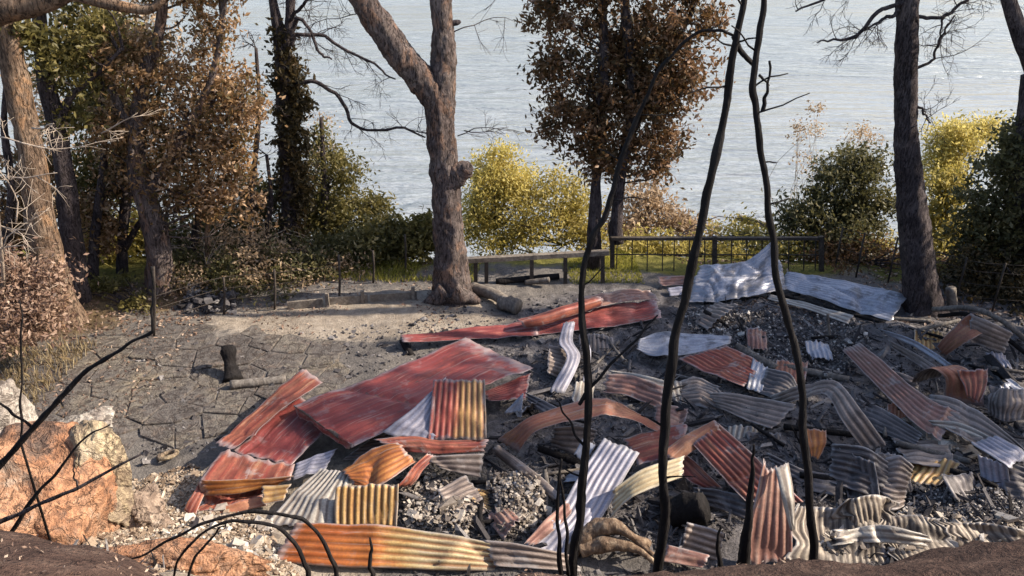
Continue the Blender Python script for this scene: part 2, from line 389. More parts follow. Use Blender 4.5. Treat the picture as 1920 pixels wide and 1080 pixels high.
R_PALE = rock_mat('pale_stone', [(.3, (0.20, 0.16, 0.14)), (.5, (0.44, 0.39, 0.34)), (.68, (0.60, 0.56, 0.50))])
R_GREY = rock_mat('grey_flagstone', [(.3, (0.085, 0.075, 0.070)), (.46, (0.14, 0.125, 0.115)), (.56, (0.19, 0.165, 0.135)), (.70, (0.28, 0.225, 0.155))], 0.8)
R_DARK = rock_mat('sooty_stone', [(.3, (0.03, 0.026, 0.026)), (.5, (0.08, 0.07, 0.068)), (.7, (0.17, 0.15, 0.14))])

# ------------------------------------------------------------------ ground and lake
lip_px = [(-500, 960), (0, 985), (150, 1005), (260, 1040), (340, 1085), (600, 1100), (900, 1092), (980, 1072), (1150, 1082), (1300, 1062), (1480, 1058), (1560, 1050), (1700, 1035), (1920, 1008), (2500, 960)]
lipw = np.array([atY(a, b, 3.0)[[0, 2]] for a, b in lip_px])
TERR = 15.4
def toe(x): return 6.0 + 1.9 * (1 / (1 + np.exp((x + 2.3) * 2.5)))
def ground_h(x, y, detail=True):
    x = np.asarray(x, float); y = np.asarray(y, float)
    p = np.stack([x, y, np.zeros_like(x)], -1)
    zl = np.interp(x, lipw[:, 0], lipw[:, 1])
    s = np.clip((y - 3.0) / (toe(x) - 3.0), 0, 1)
    bank = zl * (1 - s) ** 1.7
    back = zl + (4.75 - zl) * np.clip((3.0 - y) / 2.2, 0, 1) ** 0.8
    z = np.where(y < 3.0, back, bank)
    e = np.clip(y - TERR - 0.25 * np.sin(x * 0.7), 0, None)
    z = z - np.where(e > 0, 0.42 * e * (1 - np.exp(-e / 1.2)), 0)
    z = np.maximum(z, -12.0)
    # slopes left and right of the terrace
    z = z + 0.55 * np.clip(np.abs(x) - 9.5, 0, 40) * np.clip((y - 0) / 6, 0, 1) * np.exp(-np.clip(y - 15, 0, 40) / 8) * np.where(x < 0, 0.35, 0.35)
    if detail:
        burn = np.clip((x + 1.5) / 3, 0, 1) * np.clip((y - 6.2) / 1.5, 0, 1) * np.clip((14.6 - y) / 1.5, 0, 1)
        pav = np.clip((1.08 - ((x + 5.4) / 3.25) ** 2 - ((y - 10.7) / 1.85) ** 2) * 6, 0, 1) * (x < -2.2)
        z = z + 0.05 * fbm(p * 0.6, 3, 3) + 0.02 * burn * fbm(p * 6.0, 15, 3, 0.6) - 0.014 * pav + (0.02 + 0.03 * burn) * (1 - 0.9 * pav) * fbm(p * 3.0, 5, 3, 0.6) + 0.10 * burn * np.clip(fbm(p * 0.9, 9, 2), 0, 1)
        z = z + np.clip((7 - y) / 3, 0, 1) * ((0.03 + 0.06 * np.clip((y - 3.4), 0, 1)) * fbm(p * 2.3, 11, 4, 0.55) + 0.025 * fbm(p * 9, 12, 3, 0.6))
        z = z + np.clip((y - 15.4) / 3, 0, 1) * 0.3 * fbm(p * 0.35, 13, 3)
    return z
def gpoint(px, py, lift=0.0):
    z = 0.0
    for _ in range(6):
        p = at(px, py, z); z = float(ground_h(p[0], p[1])) + lift
    return at(px, py, z)
def axis(a, b, fine, lo, hi, coarse):
    left = []; c = lo; st = fine
    while c > a: st *= 1.18; c -= st; left.append(max(c, a))
    right = []; c = hi; st = fine
    while c < b: st *= 1.18; c += st; right.append(min(c, b))
    return np.array(sorted(set(left)) + list(np.arange(lo, hi, fine)) + sorted(set(right)))
gx = axis(-70, 70, 0.065, -9.5, 10.5, 4); gy = axis(-14, 62, 0.065, 2.2, 16.0, 4)
X, Y = np.meshgrid(gx, gy)
Z = ground_h(X, Y)
nx, ny = len(gx), len(gy)
idx = np.arange(nx * ny).reshape(ny, nx)
F = np.stack([idx[:-1, :-1], idx[:-1, 1:], idx[1:, 1:], idx[1:, :-1]], -1).reshape(-1, 4)
xv, yv = X.ravel(), Y.ravel()
pp = np.stack([xv, yv, xv * 0], 1)
wob = fbm(pp * 0.7, 21, 4)
sm = lambda v, a, b: np.clip((v - a) / (b - a), 0, 1)
charm = sm(xv + wob * 0.9, -1.2, 0.8) * sm(yv + wob * .6, 6.0, 7.0) * (1 - sm(yv + wob * 0.5 - 0.06 * np.clip(xv, 0, 9), 13.0, 14.3))     # burnt floor
bankm = 1 - sm(yv + wob * 0.5, 4.4, 5.6)                                   # clay bank
soilm = sm(-xv + wob * 1.2, 5.6, 7.6) * sm(yv, 6, 8)                                            # brown soil on the left
grassm = sm(yv + wob * 0.6, 14.4, 15.3)
dustsunm = np.exp(-(((xv + 1.6) / 3.2) ** 2 + ((yv - 13.0) / 1.0) ** 2)) * 1.2 * (1 - charm) + 1.0 * sm(-xv + wob * .5, 0.9, 1.6) * (1 - sm(yv + wob * .5, 7.7, 8.6)) + .6 * np.exp(-(((xv + 3.4) / 2.2) ** 2 + ((yv - 12.6) / .5) ** 2))  # dust on the bank, plus pale patch and strip painting the sunlit terrace bands
g = N('ground_soil_and_ash')
co = g.n('ShaderNodeNewGeometry').outputs['Position']
zone = g.n('ShaderNodeAttribute', attribute_name='tint')
zs = g.n('ShaderNodeSeparateXYZ'); g.link(zone.outputs['Vector'], zs.inputs[0])
zone2 = g.n('ShaderNodeUVMap', uv_map='uv'); z2 = g.n('ShaderNodeSeparateXYZ'); g.link(zone2.outputs[0], z2.inputs[0])
n1 = g.noise(co, 1.1, 6, 0.65, dist=0.5); n2 = g.noise(co, 7, 6, 0.7); n3 = g.noise(co, 34, 4, 0.7)
nm = g.math('ADD', g.math('MULTIPLY', n1, 0.45), g.math('MULTIPLY', n2, 0.55))
ashc = g.ramp(nm, [(.3, (0.075, 0.068, 0.066)), (.45, (0.15, 0.135, 0.126)), (.58, (0.225, 0.20, 0.18)), (.72, (0.31, 0.275, 0.24))])
charc = g.ramp(nm, [(.3, (0.030, 0.027, 0.028)), (.43, (0.095, 0.086, 0.088)), (.55, (0.20, 0.182, 0.182)), (.68, (0.36, 0.335, 0.325))])
bankc = g.ramp(nm, [(.3, (0.018, 0.012, 0.011)), (.43, (0.060, 0.036, 0.030)), (.54, (0.115, 0.072, 0.057)), (.68, (0.26, 0.18, 0.14))])
soilc = g.ramp(nm, [(.3, (0.07, 0.05, 0.03)), (.47, (0.15, 0.105, 0.06)), (.6, (0.22, 0.155, 0.085)), (.75, (0.32, 0.25, 0.15))])
grc = g.ramp(nm, [(.3, (0.07, 0.065, 0.02)), (.5, (0.18, 0.165, 0.04)), (.7, (0.30, 0.25, 0.08))])
dustsunc = g.ramp(nm, [(.3, (0.19, 0.15, 0.115)), (.5, (0.38, 0.315, 0.25)), (.7, (0.54, 0.465, 0.385))])  # dust tone, lightened to paint sunlit ground by the big trunk
def edge(v): return g.smooth(g.math('ADD', v, g.math('MULTIPLY', g.math('SUBTRACT', n2, 0.5), 0.8)), 0.3, 0.7)
c = g.mix(edge(z2.outputs[1]), ashc, dustsunc)
c = g.mix(edge(zs.outputs[2]), c, soilc)
c = g.mix(edge(zs.outputs[0]), c, charc)
c = g.mix(edge(z2.outputs[0]), c, grc)
c = g.mix(edge(zs.outputs[1]), c, bankc)
c = g.mix(g.smooth(n3, 0.3, 0.7), g.mix(0.35, c, (0.03, 0.025, 0.022)), c)
nb = g.bump(g.math('ADD', g.math('MULTIPLY', n2, 1.2), n3), 0.9, 0.045)
GROUND = g.done(c, 0.95, 0, nb, 0.1)
gr = obj('ground', np.stack([xv, yv, Z.ravel()], 1), F, GROUND, tint=np.stack([charm, bankm, soilm], 1), uv=np.stack([grassm, dustsunm], 1), org=(0, 0, 0))
tag(gr, 'ash grey terrace ground falling to the lake shore', kind='structure')

wm = N('lake_water')
wco = wm.n('ShaderNodeNewGeometry').outputs['Position']
wa = wm.noise(wm.mapping(wco, (0.16, 0.85, 1)), 1.0, 4, 0.55, dist=0.6)
wb = wm.noise(wm.mapping(wco, (0.12, 0.45, 1)), 1.0, 3, 0.5, dist=0.3)
wcn = wm.noise(wm.mapping(wco, (1.5, 3.5, 1)), 1.0, 3, 0.5)
hh = wm.math('ADD', wm.math('ADD', wm.math('MULTIPLY', wa, 0.55), wm.math('MULTIPLY', wb, 1.0)), wm.math('MULTIPLY', wcn, 0.12))
wb_ = wm.n('ShaderNodeBsdfPrincipled')
wb_.inputs['Base Color'].default_value = (0.258, 0.278, 0.300, 1)
wpat = wm.noise(wm.mapping(wco, (0.012, 0.05, 1)), 1.0, 4, 0.6, dist=0.8)
wm.link(wm.math('MULTIPLY_ADD', wm.smooth(wpat, 0.35, 0.65), 0.16, 0.06), wb_.inputs['Roughness']); wb_.inputs['IOR'].default_value = 1.33
hh = wm.math('MULTIPLY', hh, wm.math('MULTIPLY_ADD', wm.smooth(wpat, 0.3, 0.7), 0.9, 0.55))
wm.link(wm.bump(hh, 1.0, 1.35), wb_.inputs['Normal'])
wm.link(wb_.outputs[0], wm.out.inputs[0])
WL = -9.0
V = np.array([[-4000, 24, WL], [4000, 24, WL], [4000, 7000, WL], [-4000, 7000, WL]])
tag(obj('lake', V, [(0, 1, 2, 3)], wm.m, smooth=False), 'rippled pale blue lake behind the trees', kind='structure')

# ------------------------------------------------------------------ crazy paving on the left: every stone a part
def clip(poly, n, d):
    out = []
    for i in range(len(poly)):
        a, b = poly[i], poly[(i + 1) % len(poly)]
        da, db = a @ n - d, b @ n - d
        if da <= 0: out.append(a)
        if da * db < 0: out.append(a + (b - a) * da / (da - db))
    return out
pr = np.random.default_rng(3)
pts = []
for i in range(-4, 13):
    for j in range(-2, 12):
        pts.append((-7.6 + i * 0.52 + pr.uniform(-.2, .2) + 0.26 * (j % 2), 8.3 + j * 0.5 + pr.uniform(-.19, .19)))
pts = np.array(pts)
bx = [(-7.4, 8.6), (-2.2, 13.0)]
bed_v = []
def in_pave(p):
    q = p - np.array([-5.4, 10.7]); a = np.array([q[0] / 3.2, q[1] / 1.75])
    return a @ a < 1 + 0.15 * math.sin(p[0] * 3) and p[0] < -2.3
bed = tag(obj('paving', np.array([[-8.6, 9.0, -0.02], [-2.5, 9.0, -0.02], [-2.5, 12.6, -0.02], [-8.6, 12.6, -0.02]]) - np.array([0, 0, .10]), [(0, 1, 2, 3)], R_DARK, org=(-5, 10.7, 0)), 'crazy paving of grey flagstones sunk in the terrace', kind='structure')
for i, p in enumerate(pts):
    if not in_pave(p): continue
    poly = [p + np.array(v) * 0.7 for v in ((-1, -1), (1, -1), (1, 1), (-1, 1))]
    for j, q in enumerate(pts):
        if i == j: continue
        dv = q - p; L = np.linalg.norm(dv)
        if L < 1.4: poly = clip(poly, dv / L, (p @ dv) / L + L / 2 - 0.011)
    if len(poly) < 3: continue
    P2 = np.array(poly); cz = P2.mean(0); k = len(P2)
    P2 = P2 + pr.uniform(-.012, .012, P2.shape)
    z0 = float(ground_h(cz[0], cz[1])) ; top = z0 + 0.026 + pr.uniform(-.010, .010)
    tl = pr.uniform(-.02, .02, 2) + np.array([float(ground_h(cz[0] + .2, cz[1]) - ground_h(cz[0] - .2, cz[1])) / .4, float(ground_h(cz[0], cz[1] + .2) - ground_h(cz[0], cz[1] - .2)) / .4]) * .8
    rings = []
    for s, dz in ((1, -0.11), (1, -0.010), (0.95, 0.0)):
        q = cz + (P2 - cz) * s
        rings.append(np.stack([q[:, 0], q[:, 1], top + dz + (q - cz) @ tl], 1))
    V = np.concatenate(rings); F = []
    for r_ in range(2):
        for a in range(k):
            b = (a + 1) % k; F.append((r_ * k + a, r_ * k + b, (r_ + 1) * k + b, (r_ + 1) * k + a))
    F.append(tuple(2 * k + a for a in range(k)))
    obj('paving_stone', V, F, R_GREY, bed, smooth=False)

# ------------------------------------------------------------------ vegetation
def leaf_cloud(P, size, r, tint, flat=0.0, elong=1.7):
    n = len(P)
    a = r.normal(size=(n, 3)); a[:, 2] *= 1 - 0.4 * flat; a /= np.linalg.norm(a, axis=1)[:, None]
    b = r.normal(size=(n, 3)); b -= a * (a * b).sum(1)[:, None]; b /= np.linalg.norm(b, axis=1)[:, None]
    c = np.cross(a, b)
    s = size * r.uniform(0.55, 1.35, n)[:, None]
    V = np.stack([P - a * s * elong / 2, P - b * s * 0.38 + c * s * 0.10, P + a * s * elong / 2, P + b * s * 0.38 + c * s * 0.10], 1).reshape(-1, 3)
    return V, np.arange(4 * n).reshape(n, 4), np.repeat(tint, 4)
def clump_points(blobs, n, r, sig=0.2, per=45, shell=0.55):
    w = np.array([b[2] for b in blobs], float); w /= w.sum()
    k = max(1, n // per)
    which = r.choice(len(blobs), k, p=w)
    d = r.normal(size=(k, 3)); d /= np.linalg.norm(d, axis=1)[:, None]
    rad = r.uniform(0, 1, k) ** shell
    C = np.array([blobs[i][0] for i in which]) + d * rad[:, None] * np.array([blobs[i][1] for i in which])
    cl = r.integers(0, k, n)
    P = C[cl] + r.normal(size=(n, 3)) * sig * np.array([1, 1, 0.75]) * r.uniform(0.5, 1.3, k)[cl][:, None]
    t = np.clip(r.uniform(0.1, 0.9, k)[cl] * 0.6 + r.uniform(0, 1, n) * 0.45 - 0.02, 0, 1)
    return C, P, t
def stem(path, y, rough=0.18, sides=14, n=None, seed=1, dy=0.0, freq=5.0, wsc=1.0):
    """tapered limb through photograph points (px, py, width px) standing at depth y"""
    P = []; R = []
    for i, q in enumerate(path):
        yy = y + dy * i / max(1, len(path) - 1)
        if len(q) > 3: yy = q[3]
        p = atY(q[0], q[1], yy); P.append(p); R.append(q[2] / 2 * slant(p) / FPX * wsc)
    n = n or max(8, 6 * len(path))
    Q = catmull(np.column_stack([P, R]), n)
    return Q[:, :3], np.maximum(Q[:, 3], 0.002), sides, rough, seed, freq
def limb(name, parent, mat, path, y, **k):
    Q, R, s, ro, se, fr = stem(path, y, **k)
    V, F = tube(Q, R, s, ro, se, fr)
    return obj(name, V, F, mat, parent)
def twig(mb, p, d, L, r0, r, depth, droop=0.0, n=6, spread=0.9):
    P = [p]; d = d / np.linalg.norm(d)
    for i in range(n):
        d = d + r.normal(size=3) * 0.2; d[2] -= droop * (i + 1) / n; d = d / np.linalg.norm(d)
        P.append(P[-1] + d * L / n)
    P = np.array(P)
    mb.tube(P, np.linspace(r0, max(r0 * 0.35, 0.0025), len(P)), 5 if r0 > 0.01 else 4)
    if depth > 0:
        for k in range(int(r.integers(3, 6))):
            i = int(r.integers(1, n)); dd = (P[i + 1] - P[i]); dd /= np.linalg.norm(dd)
            twig(mb, P[i], dd + r.normal(size=3) * spread, L * r.uniform(0.35, 0.65), r0 * 0.5, r, depth - 1, droop, max(3, n - 2), spread)
def branches_to(mb, C, spine, r, m, r0=0.022):
    ids = r.choice(len(C), min(m, len(C)), replace=False)
    for i in ids:
        c = C[i]
        d = np.linalg.norm(spine - c, axis=1) + 0.9 * np.clip(spine[:, 2] - c[2] + 0.4, 0, None)
        s = spine[int(np.argmin(d))]
        mid = (s + c) / 2 + r.normal(size=3) * 0.12 * np.linalg.norm(c - s)
        P = catmull([s, mid, c], 7); mb.tube(P, np.linspace(r0, 0.004, 7) * r.uniform(0.6, 1.2), 5)
def blob(px, py, y, rx, rz, ry=None, w=None):
    """ellipsoid of foliage: centre and half-sizes in photograph pixels at depth y"""
    c = atY(px, py, y); s = slant(c) / FPX
    a, b = rx * s, rz * s / CP
    d = a * 0.8 if ry is None else ry
    return (c, np.array([a, d, b]), w or rx * rz)
def tree(name, label, cat, stems, blobs, n, leaf, lmat, bmat, y, seed, nb=40, sig=0.2, per=45, group=None, base=None, shell=0.55, r0=0.022, lname='crown', flat=0.0):
    r = np.random.default_rng(seed)
    if base is None:
        b = atY(stems[0][0][0], stems[0][0][1], y); base = np.array([b[0], y, float(ground_h(b[0], y))])
    t = thing(name, label, cat, base, group)
    spines = []
    for i, s in enumerate(stems):
        Q, R, sd, ro, se, fr = stem(s, y, seed=seed + i)
        if i == 0:      # root the first stem in the ground
            g0 = np.array([Q[0][0], Q[0][1], float(ground_h(Q[0][0], Q[0][1])) - 0.15])
            if g0[2] < Q[0][2] - 0.05: Q = np.concatenate([[g0], Q]); R = np.concatenate([[R[0] * 1.15], R])
        V, F = tube(Q, R, sd, ro, se, fr); obj('trunk' if i == 0 else 'limb', V, F, bmat, t); spines.append(Q)
    sp = np.concatenate(spines) if spines else np.array([base, base + [0, 0, 0.4], base + [0, 0, 0.9]])
    C, P, tn = clump_points(blobs, n, r, sig, per, shell)
    gz = ground_h(P[:, 0], P[:, 1], False); keep = P[:, 2] > gz + 0.02
    V, F, T = leaf_cloud(P[keep], leaf, r, tn[keep], flat)
    if nb:
        mb = MB(); branches_to(mb, C, sp, r, nb, r0); tag(mb.build('branches', bmat, t), kind='stuff')
    obj(lname, V, F, lmat, t, smooth=False, tint=T)
    return t

# big forked trunk in the middle
bt = thing('forked_tree', 'big bare forked trunk with peeling bark in the middle of the view', 'tree', gpoint(848, 560))
yb = float(ORG[bt.name][1])
tr = limb('trunk', bt, BARK, [(848, 585, 124), (848, 555, 82), (847, 510, 66), (842, 440, 57), (838, 380, 54), (832, 310, 53), (826, 250, 53), (825, 205, 57), (826, 160, 53), (832, 110, 47), (831, 60, 42), (826, 0, 42), (824, -120, 38), (840, -300, 30), (830, -520, 16)], yb, sides=40, n=260, rough=0.12, seed=4, freq=9)
limb('limb', bt, BARK, [(822, 205, 40), (806, 172, 54), (780, 138, 55), (745, 95, 54), (712, 48, 51), (682, 0, 48), (640, -80, 42), (590, -220, 30), (560, -380, 16)], yb, dy=-0.5, sides=32, n=140, rough=0.12, seed=5, freq=9)
limb('branch_stub', bt, BARK, [(832, 345, 52), (850, 332, 46), (866, 322, 38), (874, 317, 30), (877, 316, 20)], yb, dy=-0.22, sides=20, n=26, rough=0.22, seed=6, freq=9)
limb('broken_twig', bt, BARKD, [(846, 44, 12), (858, 42, 10), (864, 40, 4)], yb, sides=8, n=8)
for pth in ([(848, 545, 50), (862, 552, 40), (885, 560, 22), (900, 566, 8)], [(840, 545, 50), (826, 556, 36), (806, 564, 20), (792, 570, 8)]):
    limb('root', bt, BARK, pth, yb - 0.25, sides=10, n=18, rough=0.2)
mb = MB(); r = np.random.default_rng(12)
for (px, py, dx, dz, L) in ((660, -30, -1, -.2, 1.3), (700, 30, -.6, .3, 1.2), (850, 60, 1, .1, 1.1), (858, 255, 1, .1, 1.0), (870, 245, 1, .25, .8), (800, 250, -1, .15, 1.2), (850, -60, .8, .2, 1.4), (760, -20, .2, .8, 1.2)):
    twig(mb, atY(px, py, yb), np.array([dx, r.uniform(-.5, .2), dz]), L, 0.011, r, 2, 0.06)
tag(mb.build('twigs', BARKD, bt), kind='stuff')

# leafy tree of three slim trunks in the middle right
r = np.random.default_rng(5)
tree('leafy_tree', 'tall tree with coppery brown leaves on slim twin trunks beside the railing', 'tree',
     [[(1113, 455, 28), (1116, 380, 21), (1120, 300, 20), (1128, 200, 22), (1132, 100, 20), (1130, 0, 17), (1135, -140, 12)],
      [(1155, 455, 28), (1158, 380, 22), (1168, 300, 21), (1182, 210, 19), (1180, 100, 20), (1172, 0, 17), (1178, -130, 12)],
      [(1160, 340, 18), (1185, 250, 14), (1215, 170, 12), (1260, 90, 10), (1300, 20, 8)]],
     [blob(1050, 30, 15.2, 76, 60), blob(1040, 140, 15.2, 50, 50), blob(1062, 220, 15.3, 82, 40), blob(1120, 250, 15.0, 60, 50), blob(1170, 90, 15.6, 110, 110), blob(1270, 60, 15.2, 95, 75), blob(1265, 160, 15.2, 78, 55), blob(1215, 220, 15.3, 75, 50), blob(1260, 265, 15.2, 52, 36), blob(1095, 270, 15.4, 45, 30), blob(1170, 175, 15.4, 90, 90), blob(1170, -70, 15.4, 190, 80), blob(1180, -190, 15.4, 150, 90), blob(1150, 300, 15.4, 60, 30), blob(1230, 300, 15.2, 50, 28), blob(1120, 320, 15.0, 30, 22)],
     34000, 0.070, L_COPPER, BARKD, 15.2, 51, nb=150, sig=0.15, per=48)

# left hand trees
tree('leaning_tree', 'thick leaning trunk with scorched orange base, leftmost in the view', 'tree',
     [[(122, 600, 76), (100, 520, 58), (78, 420, 52), (60, 300, 48), (40, 200, 44), (24, 110, 46), (12, 40, 42), (-5, -80, 36), (-30, -240, 24)]],
     [blob(40, -120, 12.6, 160, 80), blob(60, 60, 12.9, 40, 30)], 2500, 0.085, L_OLIVE, BARKP, 12.75, 61, nb=30, sig=0.16)
tree('slender_tree', 'dark slender curving trunk right of the scorched leaning trunk', 'tree',
     [[(148, 568, 46), (138, 480, 40), (128, 380, 36), (112, 270, 32), (96, 190, 30), (80, 120, 26), (72, 30, 24), (70, -90, 18), (64, -220, 10)],
      [(104, 235, 20), (135, 180, 14), (180, 140, 10), (230, 90, 7)]],
     [blob(120, 120, 13.6, 70, 60), blob(160, 60, 13.8, 60, 50), blob(130, 220, 13.8, 40, 30), blob(90, -90, 13.6, 130, 80)], 9000, 0.068, L_OLIVE, BARKD, 13.6, 62, nb=40, sig=0.17)
tree('brown_tree', 'broad tree thick with scorched brown leaves on the left', 'tree',
     [[(308, 560, 54), (298, 470, 48), (280, 390, 44), (262, 330, 38), (255, 250, 30), (270, 150, 24), (300, 50, 20), (310, -80, 12)],
      [(275, 375, 26), (330, 280, 20), (380, 190, 16), (410, 90, 12), (420, -20, 8)],
      [(258, 260, 20), (220, 190, 14), (190, 110, 10)]],
     [blob(250, 110, 14.3, 95, 60), blob(400, 60, 14.4, 60, 50), blob(330, 190, 14.3, 110, 55), blob(240, 230, 14.4, 80, 60), blob(420, 190, 14.3, 80, 80), blob(340, 280, 14.2, 110, 60), blob(430, 290, 14.3, 70, 60), blob(330, 360, 14.4, 80, 45), blob(410, 370, 14.4, 80, 60), blob(400, -40, 14.4, 110, 50), blob(270, -20, 14.5, 100, 40, w=1500), blob(250, 320, 14.6, 60, 50)],
     24000, 0.064, L_BROWN, BARK, 14.1, 63, nb=150, sig=0.16, per=42)
tree('olive_tree', 'olive leaved tree half hidden between the brown tree and the slender trunk', 'tree',
     [[(232, 560, 24), (228, 480, 20), (234, 400, 18), (240, 300, 16), (215, 200, 12), (200, 80, 9)], [(232, 470, 14), (260, 420, 11), (285, 380, 8)]],
     [blob(200, 330, 15.4, 70, 60), blob(200, 200, 15.6, 60, 50), blob(200, 90, 15.6, 70, 60)],
     13000, 0.068, L_OLIVE, BARKD, 15.0, 64, nb=40, sig=0.18)
iv = tree('ivy_tree', 'straight trunk wrapped in ivy with long bare drooping branches', 'tree',
     [[(548, 500, 44), (545, 420, 36), (540, 300, 34), (534, 180, 32), (528, 90, 28), (512, 0, 16), (500, -120, 12)],
      [(530, 100, 20), (540, 60, 18), (545, 0, 16), (552, -130, 10)]],
     [blob(541, 150, 16.3, 26, 60, 0.3), blob(546, 250, 16.3, 32, 70, 0.35), blob(550, 350, 16.3, 32, 60, 0.35), blob(530, 70, 16.3, 16, 40, 0.2), blob(550, 430, 16.3, 30, 50, 0.3), blob(560, 190, 16.3, 24, 30, 0.3)],
     8500, 0.075, L_IVY, BARKD, 16.3, 65, nb=0, sig=0.10, per=30, lname='ivy')
r = np.random.default_rng(31)
for pth in ([(548, 70, 9), (556, 35, 8), (575, 50, 6), (600, 100, 5), (620, 110, 3)], [(545, 85, 10), (560, 65, 8), (610, 70, 7), (650, 95, 6), (700, 120, 5), (740, 150, 3)],
            [(556, 160, 10), (590, 155, 8), (620, 170, 7), (645, 200, 7), (660, 232, 6), (690, 246, 5), (750, 240, 5), (795, 258, 3)], [(540, 40, 8), (580, 0, 6), (640, -40, 4)]):
    mb = MB(); Q, R, s_, _, _, _ = stem(pth, 16.2, n=26, dy=-.3)
    Q = Q + 0.03 * np.stack([vnoise(np.column_stack([np.arange(len(Q)) * .6, np.full(len(Q), k * 9.), np.full(len(Q), pth[0][0])]), k) for k in range(3)], 1)
    mb.tube(Q, R, 6)
    for k in range(7):
        i = int(r.integers(5, len(Q) - 1)); twig(mb, Q[i], Q[min(i + 1, len(Q) - 1)] - Q[i - 1] + r.normal(size=3) * .12, r.uniform(.4, .9), 0.009, r, 2, 0.12, 5)
    mb.build('bare_branch', BARKD, iv)
tree('young_tree', 'bushy olive green young tree right of the ivy trunk', 'tree',
     [[(612, 500, 20), (610, 400, 16), (606, 300, 10), (602, 220, 6)]],
     [blob(605, 260, 17.2, 22, 30), blob(620, 320, 17.2, 60, 45), blob(640, 390, 17.2, 85, 55), blob(660, 450, 17.2, 90, 40), blob(590, 400, 17.2, 45, 60), blob(705, 400, 17.2, 26, 40)],
     12000, 0.062, L_OLIVE, BARKD, 17.0, 66, nb=40, sig=0.16)
# far foliage behind the left trees
for k, (lab, bl, n_, m_, y_, sd) in enumerate((
    ('pale twiggy thicket behind the left trunks, above the slope', [blob(110, 330, 17.5, 110, 90), blob(230, 60, 17.5, 120, 60), blob(60, 180, 17.5, 70, 80)], 3500, L_TAN, 17.5, 71),
    ('dark green thicket filling the gap under the brown tree', [blob(440, 450, 16.6, 110, 60), blob(350, 470, 16.4, 90, 50), blob(480, 380, 16.8, 50, 60), blob(500, 470, 16.4, 50, 40)], 12000, L_DARK, 16.5, 72),
    ('yellow green bush lit through the gap between left trunks', [blob(215, 490, 15.8, 60, 60), blob(250, 430, 16.2, 50, 50), blob(180, 440, 16.2, 40, 50)], 8000, L_GOLD, 15.9, 73))):
    c = bl[0][0]; tree('thicket', lab, 'bush', [], bl, n_, 0.075, m_, BARKD, y_, sd, nb=40, base=np.array([c[0], y_, float(ground_h(c[0], y_))]), sig=0.2)

for k, (lab, pth, y_) in enumerate((
    ('slim dark trunk just right of the slender curving trunk', [(172, 560, 26), (176, 470, 20), (186, 380, 16), (196, 280, 13), (190, 150, 10), (200, 40, 8)], 14.6),
    ('slim pale scarred stem right of the brown tree trunk', [(388, 560, 14), (392, 500, 12), (388, 440, 10), (394, 380, 8), (390, 300, 5)], 14.6),
    ('slim dark stem midway between brown tree and ivy trunk', [(470, 545, 18), (474, 470, 15), (468, 390, 12), (478, 300, 10), (486, 200, 8), (480, 90, 6)], 15.4),
    ('crooked dark stem leaning left behind the brown tree', [(345, 550, 20), (360, 470, 16), (372, 400, 13), (368, 320, 10), (352, 240, 7)], 15.0),
    ('thin dark stem close left of the ivy trunk', [(505, 530, 14), (500, 450, 12), (508, 370, 9), (500, 290, 6)], 16.0),
    ('thin grey stem at the far left edge', [(20, 560, 22), (12, 460, 18), (22, 360, 15), (8, 240, 12), (14, 120, 9)], 13.6))):
    p_ = gpoint(pth[0][0], pth[0][1]); t = thing('young_tree', lab, 'young tree', (atY(pth[0][0], pth[0][1], y_)[0], y_, float(ground_h(p_[0], y_))))
    limb('trunk', t, (BARKD, BARKP)[k == 1], pth, y_, n=40, rough=.14, sides=9)
    mb = MB(); r = np.random.default_rng(700 + k)
    for q in pth[1:]:
        for _ in range(2): twig(mb, atY(q[0], q[1], y_), np.array([r.choice([-1, 1]), r.uniform(-.5, .5), r.uniform(-.1, .8)]), r.uniform(.4, 1.0), .012, r, 2, .03)
    tag(mb.build('branches', (BARKD, TWIGP)[k % 2], t), kind='stuff')
# bushes between the terrace and the lake
def bush(label, bl, n_, m_, y_, sd, leaf=0.075, nb=30, name='bush', cat='bush', **k):
    c = bl[0][0]
    return tree(name, label, cat, [], bl, n_, leaf, m_, k.pop('bmat', BARKD), y_, sd, nb=nb, base=np.array([c[0], y_, float(ground_h(c[0], y_))]), **k)
bush('bright yellow flowering bush right of the big forked trunk', [blob(930, 330, 18.2, 50, 55), blob(985, 350, 18.2, 45, 40), blob(900, 400, 18.0, 45, 60), blob(940, 290, 18.4, 26, 20)], 11000, L_YELLOW, 18.0, 81, 0.055, sig=0.17)
bush('golden green bush under the coppery leafy tree', [blob(1060, 390, 17.9, 55, 60), blob(1000, 420, 17.6, 70, 50), blob(930, 450, 17.6, 70, 35), blob(1090, 440, 17.4, 50, 40), blob(1050, 345, 18.0, 40, 25)], 11000, L_GOLD, 17.8, 82, 0.055, sig=0.17)
bush('thin straw coloured shrub between leafy tree and sapling', [blob(1215, 380, 18.2, 45, 50), blob(1260, 420, 17.8, 60, 30), blob(1190, 430, 17.6, 40, 30)], 3200, L_TAN, 18.0, 83, sig=0.2)
bush('low dark hedge beside the big trunk on its left', [blob(740, 455, 15.8, 90, 44), blob(670, 470, 15.6, 60, 40), blob(795, 440, 15.9, 40, 36)], 10000, L_OLIVE, 15.8, 84, sig=0.13)
bush('rounded dark olive shrub standing left of the right hand trunk', [blob(1575, 330, 17.0, 62, 50), blob(1615, 320, 17.0, 45, 45), blob(1520, 390, 16.8, 66, 35), blob(1620, 390, 16.8, 66, 55), blob(1570, 430, 16.6, 90, 50), blob(1480, 410, 17, 30, 22)], 15000, L_DARK, 16.8, 85, 0.062, sig=0.15, name='shrub')
bush('vivid yellow bush behind the right hand trunk', [blob(1790, 265, 18.4, 50, 35), blob(1850, 240, 18.6, 36, 26), blob(1770, 310, 18.2, 42, 35)], 8000, L_YELLOW, 18.2, 86, 0.055, sig=0.17)
